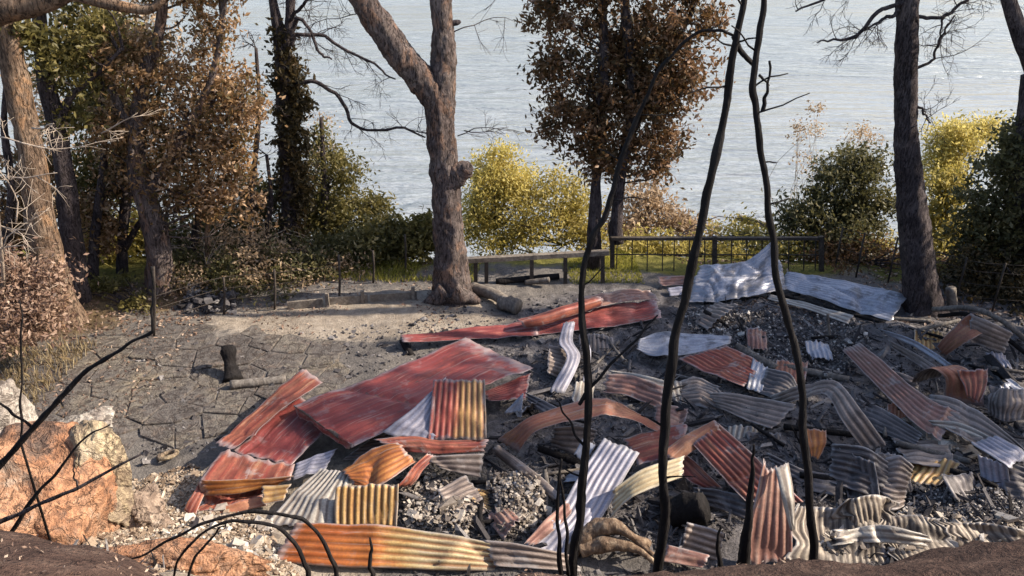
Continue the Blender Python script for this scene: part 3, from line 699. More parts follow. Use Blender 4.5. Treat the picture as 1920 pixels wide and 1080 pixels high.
bush('yellow green bush beside the right hand trunk, below the vivid yellow one', [blob(1770, 370, 17.2, 40, 60), blob(1800, 440, 16.8, 60, 50), blob(1740, 440, 17, 30, 40)], 5500, L_GOLD, 17.0, 87, sig=0.16)
tree('evergreen', 'dense dark evergreen at the right edge of the view', 'tree', [[(1915, 540, 50), (1912, 400, 40), (1918, 260, 30), (1925, 140, 20)]],
     [blob(1890, 300, 14.8, 70, 50), blob(1860, 370, 14.8, 80, 60), blob(1925, 250, 14.8, 60, 50), blob(1900, 450, 14.7, 100, 70), blob(1830, 440, 15, 60, 60), blob(1960, 380, 14.8, 90, 120)],
     14000, 0.068, L_DARK, BARKD, 14.7, 88, nb=70, sig=0.15)
bush('pale peach twiggy shrub faint against the water', [blob(1512, 235, 20.5, 34, 36), blob(1505, 300, 20.2, 26, 30), blob(1620, 260, 20.6, 40, 30)], 900, L_TAN, 20.3, 89, 0.05, nb=60, sig=0.16, r0=0.010, bmat=TWIGP)
bush('pinkish twiggy shrub against the water behind the ivy trunk', [blob(600, 215, 20.5, 26, 26), blob(600, 280, 20.2, 30, 40)], 700, L_TAN, 20.3, 90, 0.05, nb=50, sig=0.13, r0=0.010, bmat=TWIGP)
bush('brown undergrowth in front of the right hand bushes', [blob(1620, 490, 15.6, 120, 34), blob(1740, 520, 15.2, 90, 36), blob(1860, 540, 14.6, 110, 50), blob(1560, 470, 16, 60, 30)], 11000, L_COPPER, 15.4, 91, 0.06, sig=0.15, name='undergrowth')
bush('dark green undergrowth along the left edge of the terrace', [blob(430, 510, 14.7, 110, 44), blob(560, 495, 14.9, 90, 46), blob(350, 520, 14.4, 60, 40), blob(640, 480, 15.2, 60, 40), blob(500, 540, 14.3, 120, 20)], 17000, L_DARK, 15.0, 92, 0.06, sig=0.13, name='undergrowth')
bush('leafless pinkish shrub at the left edge, full of dead leaves', [blob(50, 520, 11.4, 80, 50), blob(30, 590, 10.8, 70, 50), blob(90, 590, 11.2, 50, 30)], 7000, L_LITTER, 11.2, 93, 0.05, nb=60, sig=0.15, name='shrub', bmat=TWIGP, r0=0.010)
bush('tan withered undergrowth speckled through the green along the left edge', [blob(380, 530, 14.1, 70, 26), blob(520, 520, 14.4, 90, 28), blob(450, 470, 14.9, 120, 50), blob(640, 505, 14.8, 60, 24)], 5500, L_TAN, 14.4, 107, 0.05, nb=70, sig=0.17, name='undergrowth', bmat=TWIGP, r0=0.009)
bush('green sprouts at the feet of the left trunks', [blob(250, 575, 13.2, 40, 20), blob(140, 560, 13.9, 40, 20), blob(190, 540, 14.2, 60, 26)], 3000, L_OLIVE, 13.3, 94, 0.05, sig=0.1, name='undergrowth')

bush('dark thicket along the drop left of the big trunk', [blob(600, 500, 17.2, 120, 44), blob(720, 470, 17.4, 90, 40), blob(500, 480, 17.0, 90, 50), blob(400, 520, 16.6, 100, 50)], 14000, L_OLIVE, 17.2, 101, 0.07, sig=0.16, name='thicket')
bush('golden brush showing through the dark railing', [blob(1230, 475, 16.4, 90, 40), blob(1370, 480, 16.4, 100, 36), blob(1480, 475, 16.6, 90, 40), blob(1400, 440, 17.4, 80, 24)], 13000, L_GOLD, 17.0, 102, 0.06, sig=0.15, name='brush')
bush('tan brush between the railing and the lake, by the leafy tree', [blob(1160, 430, 18.4, 60, 40), blob(1300, 440, 18.2, 80, 26)], 2600, L_TAN, 18.2, 103, 0.06, sig=0.17, name='brush')
bush('dark brown brush heaped at the right edge behind the rafters', [blob(1900, 560, 13.6, 90, 40), blob(1800, 560, 13.9, 60, 34), blob(1960, 600, 12.8, 70, 50), blob(1850, 500, 14.2, 90, 40)], 11000, L_IVY, 13.8, 104, 0.06, sig=0.14, name='brush')
bush('straw coloured brush beyond the wire mesh on the right', [blob(1640, 470, 16.6, 60, 40), blob(1560, 470, 16.8, 60, 36), blob(1790, 480, 16.2, 60, 40)], 5000, L_GOLD, 16.5, 105, 0.06, sig=0.16, name='brush')
bush('brown leafy tangle at the left edge behind the leaning trunk', [blob(30, 420, 14.2, 60, 70), blob(60, 320, 14.6, 50, 50), blob(180, 420, 14.8, 40, 70)], 6000, L_BROWN, 14.3, 106, 0.07, sig=0.16, name='thicket')

# right hand trunk and the branch at the corner
rt = thing('bare_tree', 'tall straight dark trunk with bare branches on the right', 'tree', gpoint(1728, 580))
yr = float(ORG[rt.name][1])
limb('trunk', rt, BARKD, [(1735, 610, 110), (1729, 570, 70), (1722, 500, 58), (1712, 410, 54), (1703, 320, 46), (1698, 230, 42), (1698, 130, 41), (1701, 40, 40), (1702, -60, 38), (1704, -250, 30), (1700, -450, 16)], yr, sides=34, n=200, rough=0.10, seed=8, freq=9)
limb('root', rt, R_CREAM, [(1730, 500, 24), (1742, 540, 24), (1750, 580, 22)], yr - 0.12, sides=10, n=14)  # cream strip painting sunlight on the right side of the trunk base
r = np.random.default_rng(44)
for pth in ([(1690, 8, 9), (1650, 20, 8), (1620, 55, 7), (1590, 72, 6), (1555, 75, 4), (1530, 80, 2)], [(1690, 20, 8), (1660, 35, 7), (1640, 45, 5), (1600, 75, 3)], [(1716, 35, 8), (1770, 30, 7), (1800, 10, 6), (1830, -15, 5)], [(1718, 130, 6), (1750, 110, 5), (1763, 70, 4), (1790, 30, 3)], [(1715, 190, 5), (1735, 215, 4), (1742, 232, 2)], [(1770, 32, 5), (1762, 65, 3), (1760, 90, 2)], [(1690, -40, 9), (1620, -30, 7), (1540, 0, 5), (1490, 20, 3)], [(1716, -60, 9), (1790, -60, 7), (1860, -40, 5)]):
    mb = MB(); Q, R, _, _, _, _ = stem(pth, yr - 0.1, n=22)
    Q = Q + 0.025 * np.stack([vnoise(np.column_stack([np.arange(len(Q)) * .7, np.full(len(Q), k * 9.), np.full(len(Q), pth[1][0])]), k) for k in range(3)], 1)
    mb.tube(Q, R, 6)
    for k in range(5):
        i = int(r.integers(5, len(Q) - 1)); twig(mb, Q[i], Q[min(i + 1, len(Q) - 1)] - Q[i - 1] + r.normal(size=3) * .12, r.uniform(.3, .8), 0.008, r, 2, 0.10, 5)
    mb.build('bare_branch', BARKD, rt)
lb = thing('corner_tree', 'dark leaning trunk cutting the top right corner', 'tree', gpoint(2080, 640))
limb('trunk', lb, BARKD, [(2070, 560, 46), (2000, 330, 40), (1945, 150, 34), (1915, 70, 30), (1885, -20, 26), (1850, -160, 20)], float(ORG[lb.name][1]), sides=14, n=50, rough=0.1)

# trees up the bank on the right, outside the frame, that shade the burnt floor
for k, (x, y, bl, n_) in enumerate((
    (13.5, 9.2, [((12.6, 9.2, 5.6), (2.0, 0.9, 1.2), 3), ((14.0, 8.9, 8.2), (2.2, 1.0, 1.4), 3), ((15.5, 9.5, 11.2), (2.4, 1.0, 1.5), 2), ((17, 9.0, 13.6), (2.0, 1.1, 1.3), 1.2)], 6500),
    (14.0, 11.6, [((12.8, 11.6, 5.2), (2.2, 1.0, 1.4), 3), ((14.5, 11.3, 7.6), (2.2, 1.1, 1.4), 3), ((16.0, 12.0, 10.4), (2.2, 1.0, 1.4), 2)], 6500),
    (15.0, 14.2, [((14.0, 14.2, 4.6), (2.4, 1.2, 1.8), 3), ((15.5, 14.4, 7.4), (2.4, 1.3, 1.6), 3)], 6000))):
    z0 = float(ground_h(x, y)); t = thing('shade_tree', ('broad tree on the right bank, nearest the viewpoint, outside the view', 'broad tree on the right bank, middle one outside the view', 'broad tree on the right bank, nearest the lake, outside the view')[k], 'tree', (x, y, z0))
    P = catmull([(x, y, z0 - .2), (x + .1, y, 4), (x + .6, y, 8), (x + 1.6, y + .2, 12)], 30); V, F = tube(P, np.linspace(.3, .08, 30), 12, .15, k); obj('trunk', V, F, BARKD, t)
    r = np.random.default_rng(200 + k)
    C, P2, tn = clump_points([(np.array(a), np.array(b), w) for a, b, w in bl], n_, r, 0.3, 60, 0.5)
    V, F, T = leaf_cloud(P2, 0.16, r, tn); obj('crown', V, F, L_OLIVE, t, smooth=False, tint=T)
    mb = MB(); branches_to(mb, C, P, r, 40, 0.04); tag(mb.build('branches', BARKD, t), kind='stuff')

# ------------------------------------------------------------------ railing, low rail, kerb, wires
yf = 15.0
rl = thing('railing', 'dark timber railing with upright balusters at the edge above the lake', 'railing', atY(1340, 515, yf))
def zat(px, py, y): return atY(px, py, y)
rail_l, rail_r = (1146, 447), (1542, 447)
mb = MB(); mb.box(zat(*rail_l, yf), zat(*rail_r, yf + .1), .10, .055); mb.build('top_rail', DARKTIMBER, rl, smooth=False)
mb = MB(); mb.box(zat(1146, 477, yf), zat(1540, 478, yf + .1), .02, .02); mb.build('middle_rail', DARKTIMBER, rl, smooth=False)
for i in range(15):
    px = 1160 + i * 26.6 + (i * 37 % 7 - 3); py0 = 449
    mb = MB(); yy = yf + .1 * (px - 1146) / 400; mb.box(zat(px, 449, yy), zat(px - 1, 512, yy), .02, .02, up=(1, 0, 0)); mb.build('baluster', DARKTIMBER, rl, smooth=False)
for px in (1148, 1340, 1540):
    mb = MB(); mb.box(zat(px, 443, yf + .06), zat(px, 520, yf + .06), .085, .085, up=(1, 0, 0)); mb.build('post', DARKTIMBER, rl, smooth=False)
lr = thing('low_rail', 'long grey plank on short posts running right from the big trunk', 'fence', gpoint(990, 530))
yl = 14.35
mb = MB(); mb.box(zat(868, 488, yl), zat(1004, 481, yl + .05), .13, .09); mb.build('plank', TIMBER, lr, smooth=False)
mb = MB(); mb.box(zat(1000, 481, yl + .04), zat(1142, 473, yl + .15), .12, .09, up=(0.05, 0, 1)); mb.build('plank', TIMBER, lr, smooth=False)
for px, a, b in ((892, 492, 534), (912, 491, 528), (997, 486, 530), (1060, 482, 532), (1130, 478, 534)):
    mb = MB(); mb.box(zat(px, a, yl), zat(px, b + 4, yl), .075, .075, up=(1, 0, 0)); mb.build('post', DARKTIMBER, lr, smooth=False)
wf = thing('wire_fence', 'thin wire fence on dark stakes along the left edge of the terrace', 'fence', gpoint(470, 580))
for i, (px, b, tpy, w_) in enumerate(((289, 632, 500, 7), (420, 590, 520, 6), (515, 580, 505, 6), (636, 566, 478, 7), (760, 510, 440, 5), (700, 530, 470, 5))):
    p0 = gpoint(px, b); mb = MB(); mb.tube(catmull([p0, atY(px + 1, (b + tpy) / 2, p0[1]), atY(px - 1, tpy, p0[1])], 6), .022, 6, .1); mb.build('stake', DARKTIMBER, wf)
for dz in (0.28, 0.5, 0.72):
    pp_ = [gpoint(a, b) + np.array([0, 0, dz]) for a, b in ((289, 632), (420, 590), (515, 580), (636, 566))]
    mb = MB(); mb.tube(catmull(pp_, 24), .006, 4); mb.build('wire', DARKTIMBER, wf)
wf2 = thing('wire_fence', 'wire mesh fence sagging in front of the undergrowth on the right', 'fence', gpoint(1720, 560))
for px, b in ((1565, 508), (1605, 520), (1665, 530), (1790, 572), (1860, 585)):
    p0 = gpoint(px, b); mb = MB(); mb.tube(np.array([p0, p0 + [0, 0, .5], p0 + [.01, 0, .95]]), .02, 6); mb.build('stake', DARKTIMBER, wf2)
for dz in (0.25, 0.5, 0.75, 0.92):
    pp_ = [gpoint(a, b) + np.array([0, 0, dz + .02 * math.sin(a)]) for a, b in ((1565, 508), (1605, 520), (1665, 530), (1790, 572), (1860, 585), (1960, 590))]
    mb = MB(); mb.tube(catmull(pp_, 24), .006, 4); mb.build('wire', DARKTIMBER, wf2)
kb = thing('edging', 'low timber edging boards with pegs left of the big trunk', 'edging', gpoint(690, 572))
for a, b in (((612, 572), (690, 566)), ((694, 566), (782, 560)), ((540, 580), (606, 574))):
    p, q = gpoint(*a), gpoint(*b); up = np.array([0, 0, .07]); mb = MB(); mb.box(p + up, q + up, .05, .16); mb.build('board', TIMBER, kb, smooth=False)
for a in ((616, 572), (682, 567), (776, 560)):
    p = gpoint(*a) + [0, -.05, 0]; mb = MB(); mb.box(p, p + [0, 0, .26], .06, .06, up=(1, 0, 0)); mb.build('peg', TIMBER, kb, smooth=False)

# ------------------------------------------------------------------ the corrugated roof sheets
def lenw(P): return np.linalg.norm(np.diff(P, axis=0), axis=1).sum()
def sheet(label, L, R, mat, amp=0.008, across=False, dent=0.02, crumple=0.006, smooth=True, tear=0.024, creases=None, crs=1.5, bow=0.0, pitch=0.077, under=None, seed=None, name='corrugated_sheet', cat='roof sheet', lift=0.0):
    global _sid
    _sid += 1; seed = seed or _sid * 7
    A = np.array([at(a, b, h + lift) for a, b, h in L]); B = np.array([at(a, b, h + lift) for a, b, h in R])
    ln = max(lenw(A), lenw(B), .05); wd = max(np.linalg.norm(A - B, axis=1).mean(), np.linalg.norm(A[len(A) // 2] - B[len(B) // 2]), .05)
    waves = max(1.5, (ln if across else wd) / pitch)
    if across: nv, nu = int(waves * 6) + 1, max(10, int(wd / 0.05))
    else: nu, nv = int(waves * 6) + 1, max(12, int(ln / 0.05))
    nv = min(nv, 220); nu = min(nu, 160)
    ip = catmull if smooth else polyline
    A, B = ip(A, nv), ip(B, nv)
    u = np.linspace(0, 1, nu)[None, :, None]; v = np.linspace(0, 1, nv)
    P = A[:, None] * (1 - u) + B[:, None] * u
    def normals(P):
        du = np.gradient(P, axis=1); dv = np.gradient(P, axis=0); n = np.cross(du, dv); return n / (np.linalg.norm(n, axis=2)[..., None] + 1e-9)
    n = normals(P)
    if n[..., 2].mean() < 0: n = -n; flip = True
    else: flip = False
    if tear:
        e = vnoise(np.stack([np.linspace(0, 11, nu), np.full(nu, seed * 1.7), np.zeros(nu)], 1), seed) + .6 * vnoise(np.stack([np.linspace(0, 31, nu), np.full(nu, seed * 1.3), np.zeros(nu)], 1), seed + 1)
        e2 = vnoise(np.stack([np.linspace(0, 11, nu), np.full(nu, seed * 3.7), np.zeros(nu)], 1), seed + 2)
        dv0 = (A[1] - A[0]); dv0 /= np.linalg.norm(dv0) + 1e-9; dv1 = (A[-1] - A[-2]); dv1 /= np.linalg.norm(dv1) + 1e-9
        w0 = np.clip(1 - v * 4, 0, 1)[:, None, None]; w1 = np.clip(v * 4 - 3, 0, 1)[:, None, None]
        P = P + w0 * (e * tear)[None, :, None] * dv0 + w1 * (e2 * tear)[None, :, None] * dv1
        e3 = vnoise(np.stack([v * ln * 3.1, np.full(nv, seed * 2.2), np.zeros(nv)], 1), seed + 3); du0 = (B - A) / (np.linalg.norm(B - A, axis=1)[:, None] + 1e-9)
        P = P + (np.clip(1 - u * 4, 0, 1) * (e3 * tear * .5)[:, None, None]) * du0[:, None]
    s = v[:, None] * np.ones(nu)[None] if across else np.ones(nv)[:, None] * u[0, :, 0][None]
    ph = 2 * math.pi * waves * s + 0.5 * vnoise(P * 1.5, seed + 8)
    wv = np.sin(ph) if pitch < .1 else 2.2 * np.exp(-((np.mod(ph / (2 * math.pi), 1) - .5) / .085) ** 2) - .4
    loc = 1 - 0.55 * np.clip(fbm(P * 1.3, seed + 4, 2), 0, 1)
    disp = amp * wv * loc + dent * fbm(P * 1.4, seed + 5, 3) + crumple * fbm(P * 6.0, seed + 6, 3)
    rc = np.random.default_rng(seed + 100); sx, sy = u[..., 0] * wd * np.ones(nv)[:, None], v[:, None] * ln * np.ones(nu)[None]
    if creases is None: creases = int(1 + min(5, wd * ln * 2.2))
    flat = np.ones_like(sx)
    for _ in range(creases):
        an = rc.uniform(0, math.pi) if rc.random() < .5 else rc.normal() * .35 + (math.pi / 2 if not across else 0)
        cx, cy = rc.uniform(.1, .9) * wd, rc.uniform(.1, .9) * ln
        dl = (sx - cx) * math.cos(an) + (sy - cy) * math.sin(an) + .03 * vnoise(P * 4, seed + 60)
        al = -(sx - cx) * math.sin(an) + (sy - cy) * math.cos(an)
        ext = np.exp(-(al / rc.uniform(.25, .8)) ** 2)
        disp = disp + ext * rc.choice([-1, 1]) * rc.uniform(.012, .04) * crs * np.exp(-np.abs(dl) / rc.uniform(.05, .14))
        flat = flat * (1 - .7 * ext * np.exp(-(dl / .07) ** 2))
    disp = disp - amp * wv * loc * (1 - flat)
    # sharp dents: folded creases
    cr = vnoise(P * 2.2 + 3.3, seed + 7); disp = disp - crumple * 1.8 * np.clip(1 - np.abs(cr) * 7, 0, 1)
    if bow: disp = disp + bow * np.sin(math.pi * u[..., 0])
    P = P + n * disp[..., None]
    n2 = normals(P)
    if flip: n2 = -n2
    t = 0.0035
    V = np.concatenate([(P + n2 * t / 2).reshape(-1, 3), (P - n2 * t / 2).reshape(-1, 3)])
    idx = np.arange(nu * nv).reshape(nv, nu); K = nu * nv
    q = np.stack([idx[:-1, :-1], idx[:-1, 1:], idx[1:, 1:], idx[1:, :-1]], -1).reshape(-1, 4)
    top = q[:, ::-1] if flip else q
    bot = (q if flip else q[:, ::-1]) + K
    rim = np.concatenate([idx[0, :], idx[1:, -1], idx[-1, -2::-1], idx[-2:0:-1, 0]])
    rn = np.roll(rim, -1); side = np.stack([rim, rim + K, rn + K, rn], 1)
    if flip: side = side[:, ::-1]
    F = np.concatenate([top, bot, side])
    fm = np.concatenate([np.zeros(len(top)), np.ones(len(bot)), np.zeros(len(side))])
    U = np.stack([np.ones(nv)[:, None] * u[0, :, 0][None] * wd, v[:, None] * ln * np.ones(nu)[None]], -1).reshape(-1, 2)
    if across: U = U[:, ::-1]
    U2 = np.stack([np.ones(nv)[:, None] * u[0, :, 0][None], v[:, None] * np.ones(nu)[None]], -1).reshape(-1, 2)
    o = obj(name, V, F, [mat, under or UNDER], fmat=fm, uv=np.tile(U, (2, 1)), uv2=np.tile(U2, (2, 1)), wave=np.tile(wv.ravel(), 2))
    return tag(o, label, cat)
_sid = 0
G = 'burnt roof sheets'
# back row
sheet('long red painted sheet lying flat at the back, nearest the big trunk', [(750, 628, .28), (900, 612, .24), (1000, 600, .22)], [(756, 642, .24), (900, 634, .18), (1010, 628, .15)], RED, .006)
sheet('dull red sheet with pale right end at the back beyond the first sapling', [(990, 602, .2), (1100, 577, .22), (1228, 560, .25)], [(1005, 628, .12), (1110, 616, .12), (1242, 596, .12)], RED, .005, dent=.01)
sheet('narrow orange red sheet rolled into a spout on the long back sheet', [(968, 600, .34), (1010, 588, .42), (1065, 570, .46), (1120, 556, .42)], [(985, 616, .24), (1020, 610, .28), (1075, 592, .3), (1130, 572, .3)], RUSTRED, .0, bow=.09, dent=.008)
sheet('pinkish crumpled sheet behind the spout shaped one', [(1080, 562, .35), (1150, 545, .38), (1218, 544, .34)], [(1092, 586, .26), (1165, 566, .28), (1238, 562, .24)], PINK, .004, crumple=.02)
# big red sheets on the left
sheet('large dark red sheet, the biggest, tilted across the left heap', [(556, 778, .42), (548, 759, .54), (700, 703, .60), (872, 636, .52)], [(652, 846, .40), (656, 836, .52), (815, 766, .62), (1000, 690, .42)], RED, .008, dent=.045, crumple=.006, pitch=.19, smooth=False)
sheet('red sheet edge peeping out under the right end of the biggest sheet', [(905, 735, .34), (995, 700, .34)], [(915, 752, .28), (985, 748, .26)], RED, .005)
sheet('long red and ochre sheet strip on the far left of the heap', [(402, 832, .34), (480, 765, .42), (568, 690, .52)], [(438, 844, .34), (522, 776, .44), (606, 718, .50)], RUSTRED, .006, pitch=.12)
sheet('red sheet with grey edge lying below the biggest red sheet', [(436, 846, .30), (500, 788, .36), (560, 742, .38)], [(545, 874, .22), (590, 830, .26), (622, 798, .28)], RED, .006, pitch=.13)
sheet('crumpled red orange sheet folded over at the lower left end of the heap', [(415, 843, .40), (372, 905, .32), (385, 942, .06), (350, 962, .03)], [(552, 874, .30), (548, 893, .34), (505, 912, .10), (492, 942, .06)], RUSTRED, .004, smooth=False, crumple=.02, pitch=.14)
sheet('orange fold along the middle of the crumpled red orange sheet', [(376, 902, .36), (460, 898, .37), (548, 892, .37)], [(386, 930, .16), (450, 926, .2), (520, 908, .24)], ORANGE, .003, crumple=.008)
sheet('red folded end flap at the lowest left corner of the heap', [(372, 902, .30), (346, 958, .04)], [(392, 905, .22), (366, 972, .02)], RUSTRED, .003)
sheet('salmon strip below the crumpled red orange sheet', [(368, 966, .05), (430, 948, .10), (495, 925, .14)], [(375, 975, .02), (440, 962, .04), (500, 948, .06)], ARCHR, .004)
sheet('small cream orange plate left of the pale ribbed sheet', [(490, 910, .3), (545, 905, .34)], [(492, 945, .18), (530, 938, .22)], YELLOW, .002)
sheet('pale grey ribbed sheet fanning out left of the yellow ribbed one', [(498, 985, .08), (545, 930, .22), (600, 878, .38)], [(640, 988, .10), (642, 940, .28), (660, 890, .42)], PALE, .010)
sheet('yellow ribbed sheet standing on end at the lower left centre', [(630, 988, .12), (629, 950, .30), (630, 910, .5)], [(744, 988, .12), (746, 950, .30), (748, 908, .5)], YELLOW, .011, dent=.008, crumple=.003)
sheet('orange to cream ribbed sheet along the bottom of the heap', [(555, 980, .34), (650, 982, .36), (745, 988, .34), (860, 1006, .26), (965, 1026, .18)], [(512, 1052, .10), (620, 1062, .10), (740, 1066, .06), (850, 1070, .04), (975, 1070, .02)], OCHRE, .011, dent=.02)
sheet('dark brown ribbed sheet carrying on right of the orange to cream one', [(905, 1012, .24), (985, 1022, .26), (1075, 1040, .14)], [(930, 1062, .08), (1000, 1066, .08), (1090, 1072, .04)], BROWN, .012, dent=.03)
sheet('red and gold ribbed sheet standing upright on the biggest red sheet', [(812, 712, 1.02), (806, 770, .80), (800, 824, .58)], [(909, 713, 1.02), (911, 770, .80), (912, 824, .58)], REDGOLD, .011, dent=.01, crumple=.004)
sheet('grey green triangular sheet leaning left of the upright red and gold one', [(838, 706, 1.00), (770, 770, .78), (716, 812, .62)], [(832, 726, .96), (822, 800, .66), (815, 830, .56)], LAV, .006, dent=.03)
sheet('orange crumpled sheet bulging behind the yellow ribbed one', [(640, 884, .42), (690, 845, .58), (748, 833, .62)], [(662, 906, .40), (712, 912, .42), (778, 868, .50)], ORANGE, .003, dent=.05, crumple=.014, bow=.05)
sheet('band of red and gold iron curled along the foot of the upright sheet', [(700, 824, .60), (770, 816, .62), (840, 824, .60), (914, 822, .56)], [(752, 846, .50), (800, 850, .50), (850, 850, .50), (908, 846, .46)], RUSTRED, .004, bow=.05, crumple=.012)
sheet('narrow red strip dropping beside the orange bulge', [(742, 912, .30), (770, 876, .44), (800, 850, .52)], [(768, 910, .22), (792, 880, .36), (822, 856, .46)], RUSTRED, .006)
sheet('brown sheet underside sagging under the red and gold band', [(800, 858, .48), (850, 852, .50), (905, 850, .44)], [(830, 880, .36), (865, 888, .30), (900, 895, .20)], BROWN, .006, dent=.03)
# centre
sheet('salmon sheet bent into a long arch in the centre', [(932, 824, .26), (1010, 776, .62), (1110, 747, .84), (1180, 768, .72), (1242, 800, .52)], [(974, 848, .22), (1012, 806, .60), (1108, 784, .80), (1180, 786, .66), (1236, 812, .48)], ARCHR, .004, dent=.02)
sheet('narrow brown folded strip running down from the central arch', [(934, 834, .26), (990, 874, .26), (1052, 928, .20)], [(922, 848, .20), (974, 890, .14), (1036, 940, .08)], BROWN, .003, bow=.05)
sheet('grey dark sheet sliding behind the central arch on its left', [(985, 735, .35), (1050, 765, .35)], [(990, 755, .25), (1040, 790, .25)], CHARM, .008)
sheet('pale torn triangle of iron left of the central arch', [(982, 738, .45), (978, 772, .25)], [(972, 745, .4), (945, 774, .2)], GALV, .002)
sheet('lavender grey ribbed sheet sweeping down the centre to the front', [(972, 1036, .06), (1040, 970, .24), (1086, 890, .44), (1132, 822, .64)], [(1066, 1058, .02), (1130, 968, .22), (1166, 905, .42), (1200, 848, .62)], LAV, .010, dent=.03)
sheet('pink torn strip along the left edge of the lavender sheet', [(980, 1016, .18), (1030, 968, .28), (1062, 935, .36)], [(1000, 1026, .12), (1050, 985, .22), (1072, 960, .30)], PINK, .003, tear=.04)
sheet('white bent scrap above the lavender sheet', [(1075, 852, .45), (1095, 820, .6)], [(1098, 868, .4), (1118, 835, .55)], GALV, .003)
sheet('cream sheet curled over a dark hollow at the front centre', [(1152, 916, .55), (1205, 880, .72), (1282, 855, .76)], [(1145, 972, .26), (1190, 930, .58), (1280, 894, .66)], CREAM, .006, dent=.03)
sheet('dull red sheet between the lavender and cream sheets', [(1170, 822, .42), (1230, 806, .50), (1290, 796, .62)], [(1196, 872, .36), (1240, 862, .40), (1280, 850, .46)], RUSTRED, .005, pitch=.12)
sheet('orange ridge sheet right of the second sapling', [(1240, 852, .52), (1290, 812, .68), (1340, 788, .82)], [(1268, 872, .46), (1315, 836, .60), (1352, 806, .76)], ARCHR, .003, bow=.04)
sheet('bright red ribbed sheet sloping down to the standing pink sheet', [(1346, 792, .80), (1430, 868, .58), (1508, 942, .34)], [(1298, 832, .66), (1350, 890, .46), (1398, 940, .28)], RUSTRED, .012, dent=.02)
sheet('small red ribbed sheet tucked under the bright red one', [(1282, 850, .44), (1318, 880, .36), (1352, 914, .28)], [(1272, 880, .34), (1290, 900, .28), (1320, 916, .22)], RUSTRED, .011)
sheet('dark grey sheet lying under the red ribbed sheets', [(1296, 912, .26), (1350, 918, .28), (1415, 934, .28)], [(1320, 946, .12), (1360, 958, .12), (1402, 976, .14)], CHARM, .011)
sheet('tall pink and rust ribbed sheet standing at the front right', [(1428, 872, .95), (1412, 960, .56), (1398, 1060, .06)], [(1480, 876, .92), (1484, 965, .54), (1486, 1060, .06)], PINK, .011, tear=.07, dent=.02)
sheet('pale folded flap on the tall standing pink sheet', [(1450, 880, .98), (1462, 930, .78), (1480, 992, .52)], [(1478, 868, 1.0), (1486, 930, .78), (1488, 990, .52)], PALE, .004, tear=.03, bow=.03)
MUDDY = sheet_mat('muddy_pale_iron', [(0, (0.10, 0.075, 0.06)), (.35, (0.22, 0.18, 0.145)), (.6, (0.36, 0.30, 0.235)), (.8, (0.46, 0.39, 0.29)), (1, (0.34, 0.22, 0.13))], soot=0.55, valley=(0.07, 0.05, 0.04), vamt=0.85, ash=0.3)
sheet('muddy pale ribbed sheet crushed behind the rightmost tall sapling', [(1482, 948, .40), (1540, 952, .36), (1600, 948, .38), (1650, 962, .30)], [(1486, 1066, .02), (1545, 1064, .02), (1610, 1062, .0), (1668, 1056, .0)], MUDDY, .012, across=True, tear=.09, crumple=.018, dent=.05, lift=.03, pitch=.075, creases=8, crs=1.5)
sheet('muddy pale ribbed sheet crushed flat, middle one along the front right', [(1636, 968, .26), (1700, 960, .32), (1760, 976, .26)], [(1668, 1058, .02), (1730, 1052, .02), (1800, 1042, .0)], MUDDY, .013, across=True, tear=.10, crumple=.02, dent=.05, lift=.05, pitch=.075, creases=8, crs=1.5)
sheet('muddy pale ribbed sheet running out of view at the bottom right', [(1752, 978, .22), (1840, 982, .24), (1935, 996, .16)], [(1795, 1044, .0), (1870, 1032, .02), (1940, 1024, .0)], MUDDY, .012, across=True, tear=.09, crumple=.018, dent=.04, lift=.05, pitch=.075, creases=8, crs=1.4)
sheet('ragged strip of pale iron thrown over the crushed front sheets', [(1560, 1000, .34), (1640, 985, .40), (1740, 1000, .34)], [(1570, 1022, .24), (1650, 1018, .26), (1735, 1024, .22)], PALE, .008, tear=.10, crumple=.04, creases=6, crs=1.6)
sheet('spiky torn pale sheet standing out of the crushed one', [(1575, 945, .46), (1625, 925, .60), (1690, 945, .44)], [(1590, 1010, .16), (1640, 1006, .18), (1690, 1000, .18)], MUDDY, .010, across=True, tear=.14, crumple=.04)
# right hand side
sheet('long faded pink sheet sliding down the right of the ruin', [(1612, 644, .34), (1700, 716, .44), (1752, 752, .46), (1800, 772, .44)], [(1580, 658, .20), (1650, 730, .26), (1710, 790, .28), (1762, 826, .26)], PINK, .009)
sheet('broad grey ribbed sheet draped below the long pink one', [(1745, 738, .44), (1800, 752, .50), (1860, 790, .46), (1926, 846, .34)], [(1730, 778, .30), (1785, 810, .34), (1850, 838, .28), (1916, 872, .18)], BROWN, .010, dent=.04)
sheet('fold coloured pale for its lit rib on the broad grey sheet', [(1742, 788, .38), (1800, 792, .42), (1870, 826, .34)], [(1752, 800, .32), (1800, 812, .32), (1872, 838, .26)], PALE, .010)  # rib of the grey sheet; pale material stands for the light on it
sheet('lavender ribbed sheet hanging at the right edge', [(1834, 852, .40), (1838, 880, .22), (1846, 908, .04)], [(1890, 872, .40), (1894, 900, .22), (1900, 930, .04)], LAV, .011)
sheet('grey plate over the hanging lavender sheet', [(1822, 832, .40), (1860, 855, .42), (1892, 878, .40)], [(1868, 814, .44), (1900, 832, .44), (1930, 852, .40)], LAV, .006)
sheet('pair of thin silver strips behind the long pink sheet, upper one', [(1648, 616, .30), (1720, 640, .40), (1800, 694, .34)], [(1660, 626, .24), (1720, 654, .30), (1792, 702, .26)], GALV, .006)
sheet('grey strip under the thin silver strip', [(1665, 636, .22), (1720, 664, .24), (1770, 700, .2)], [(1668, 650, .14), (1718, 682, .14), (1760, 712, .12)], BROWN, .006)
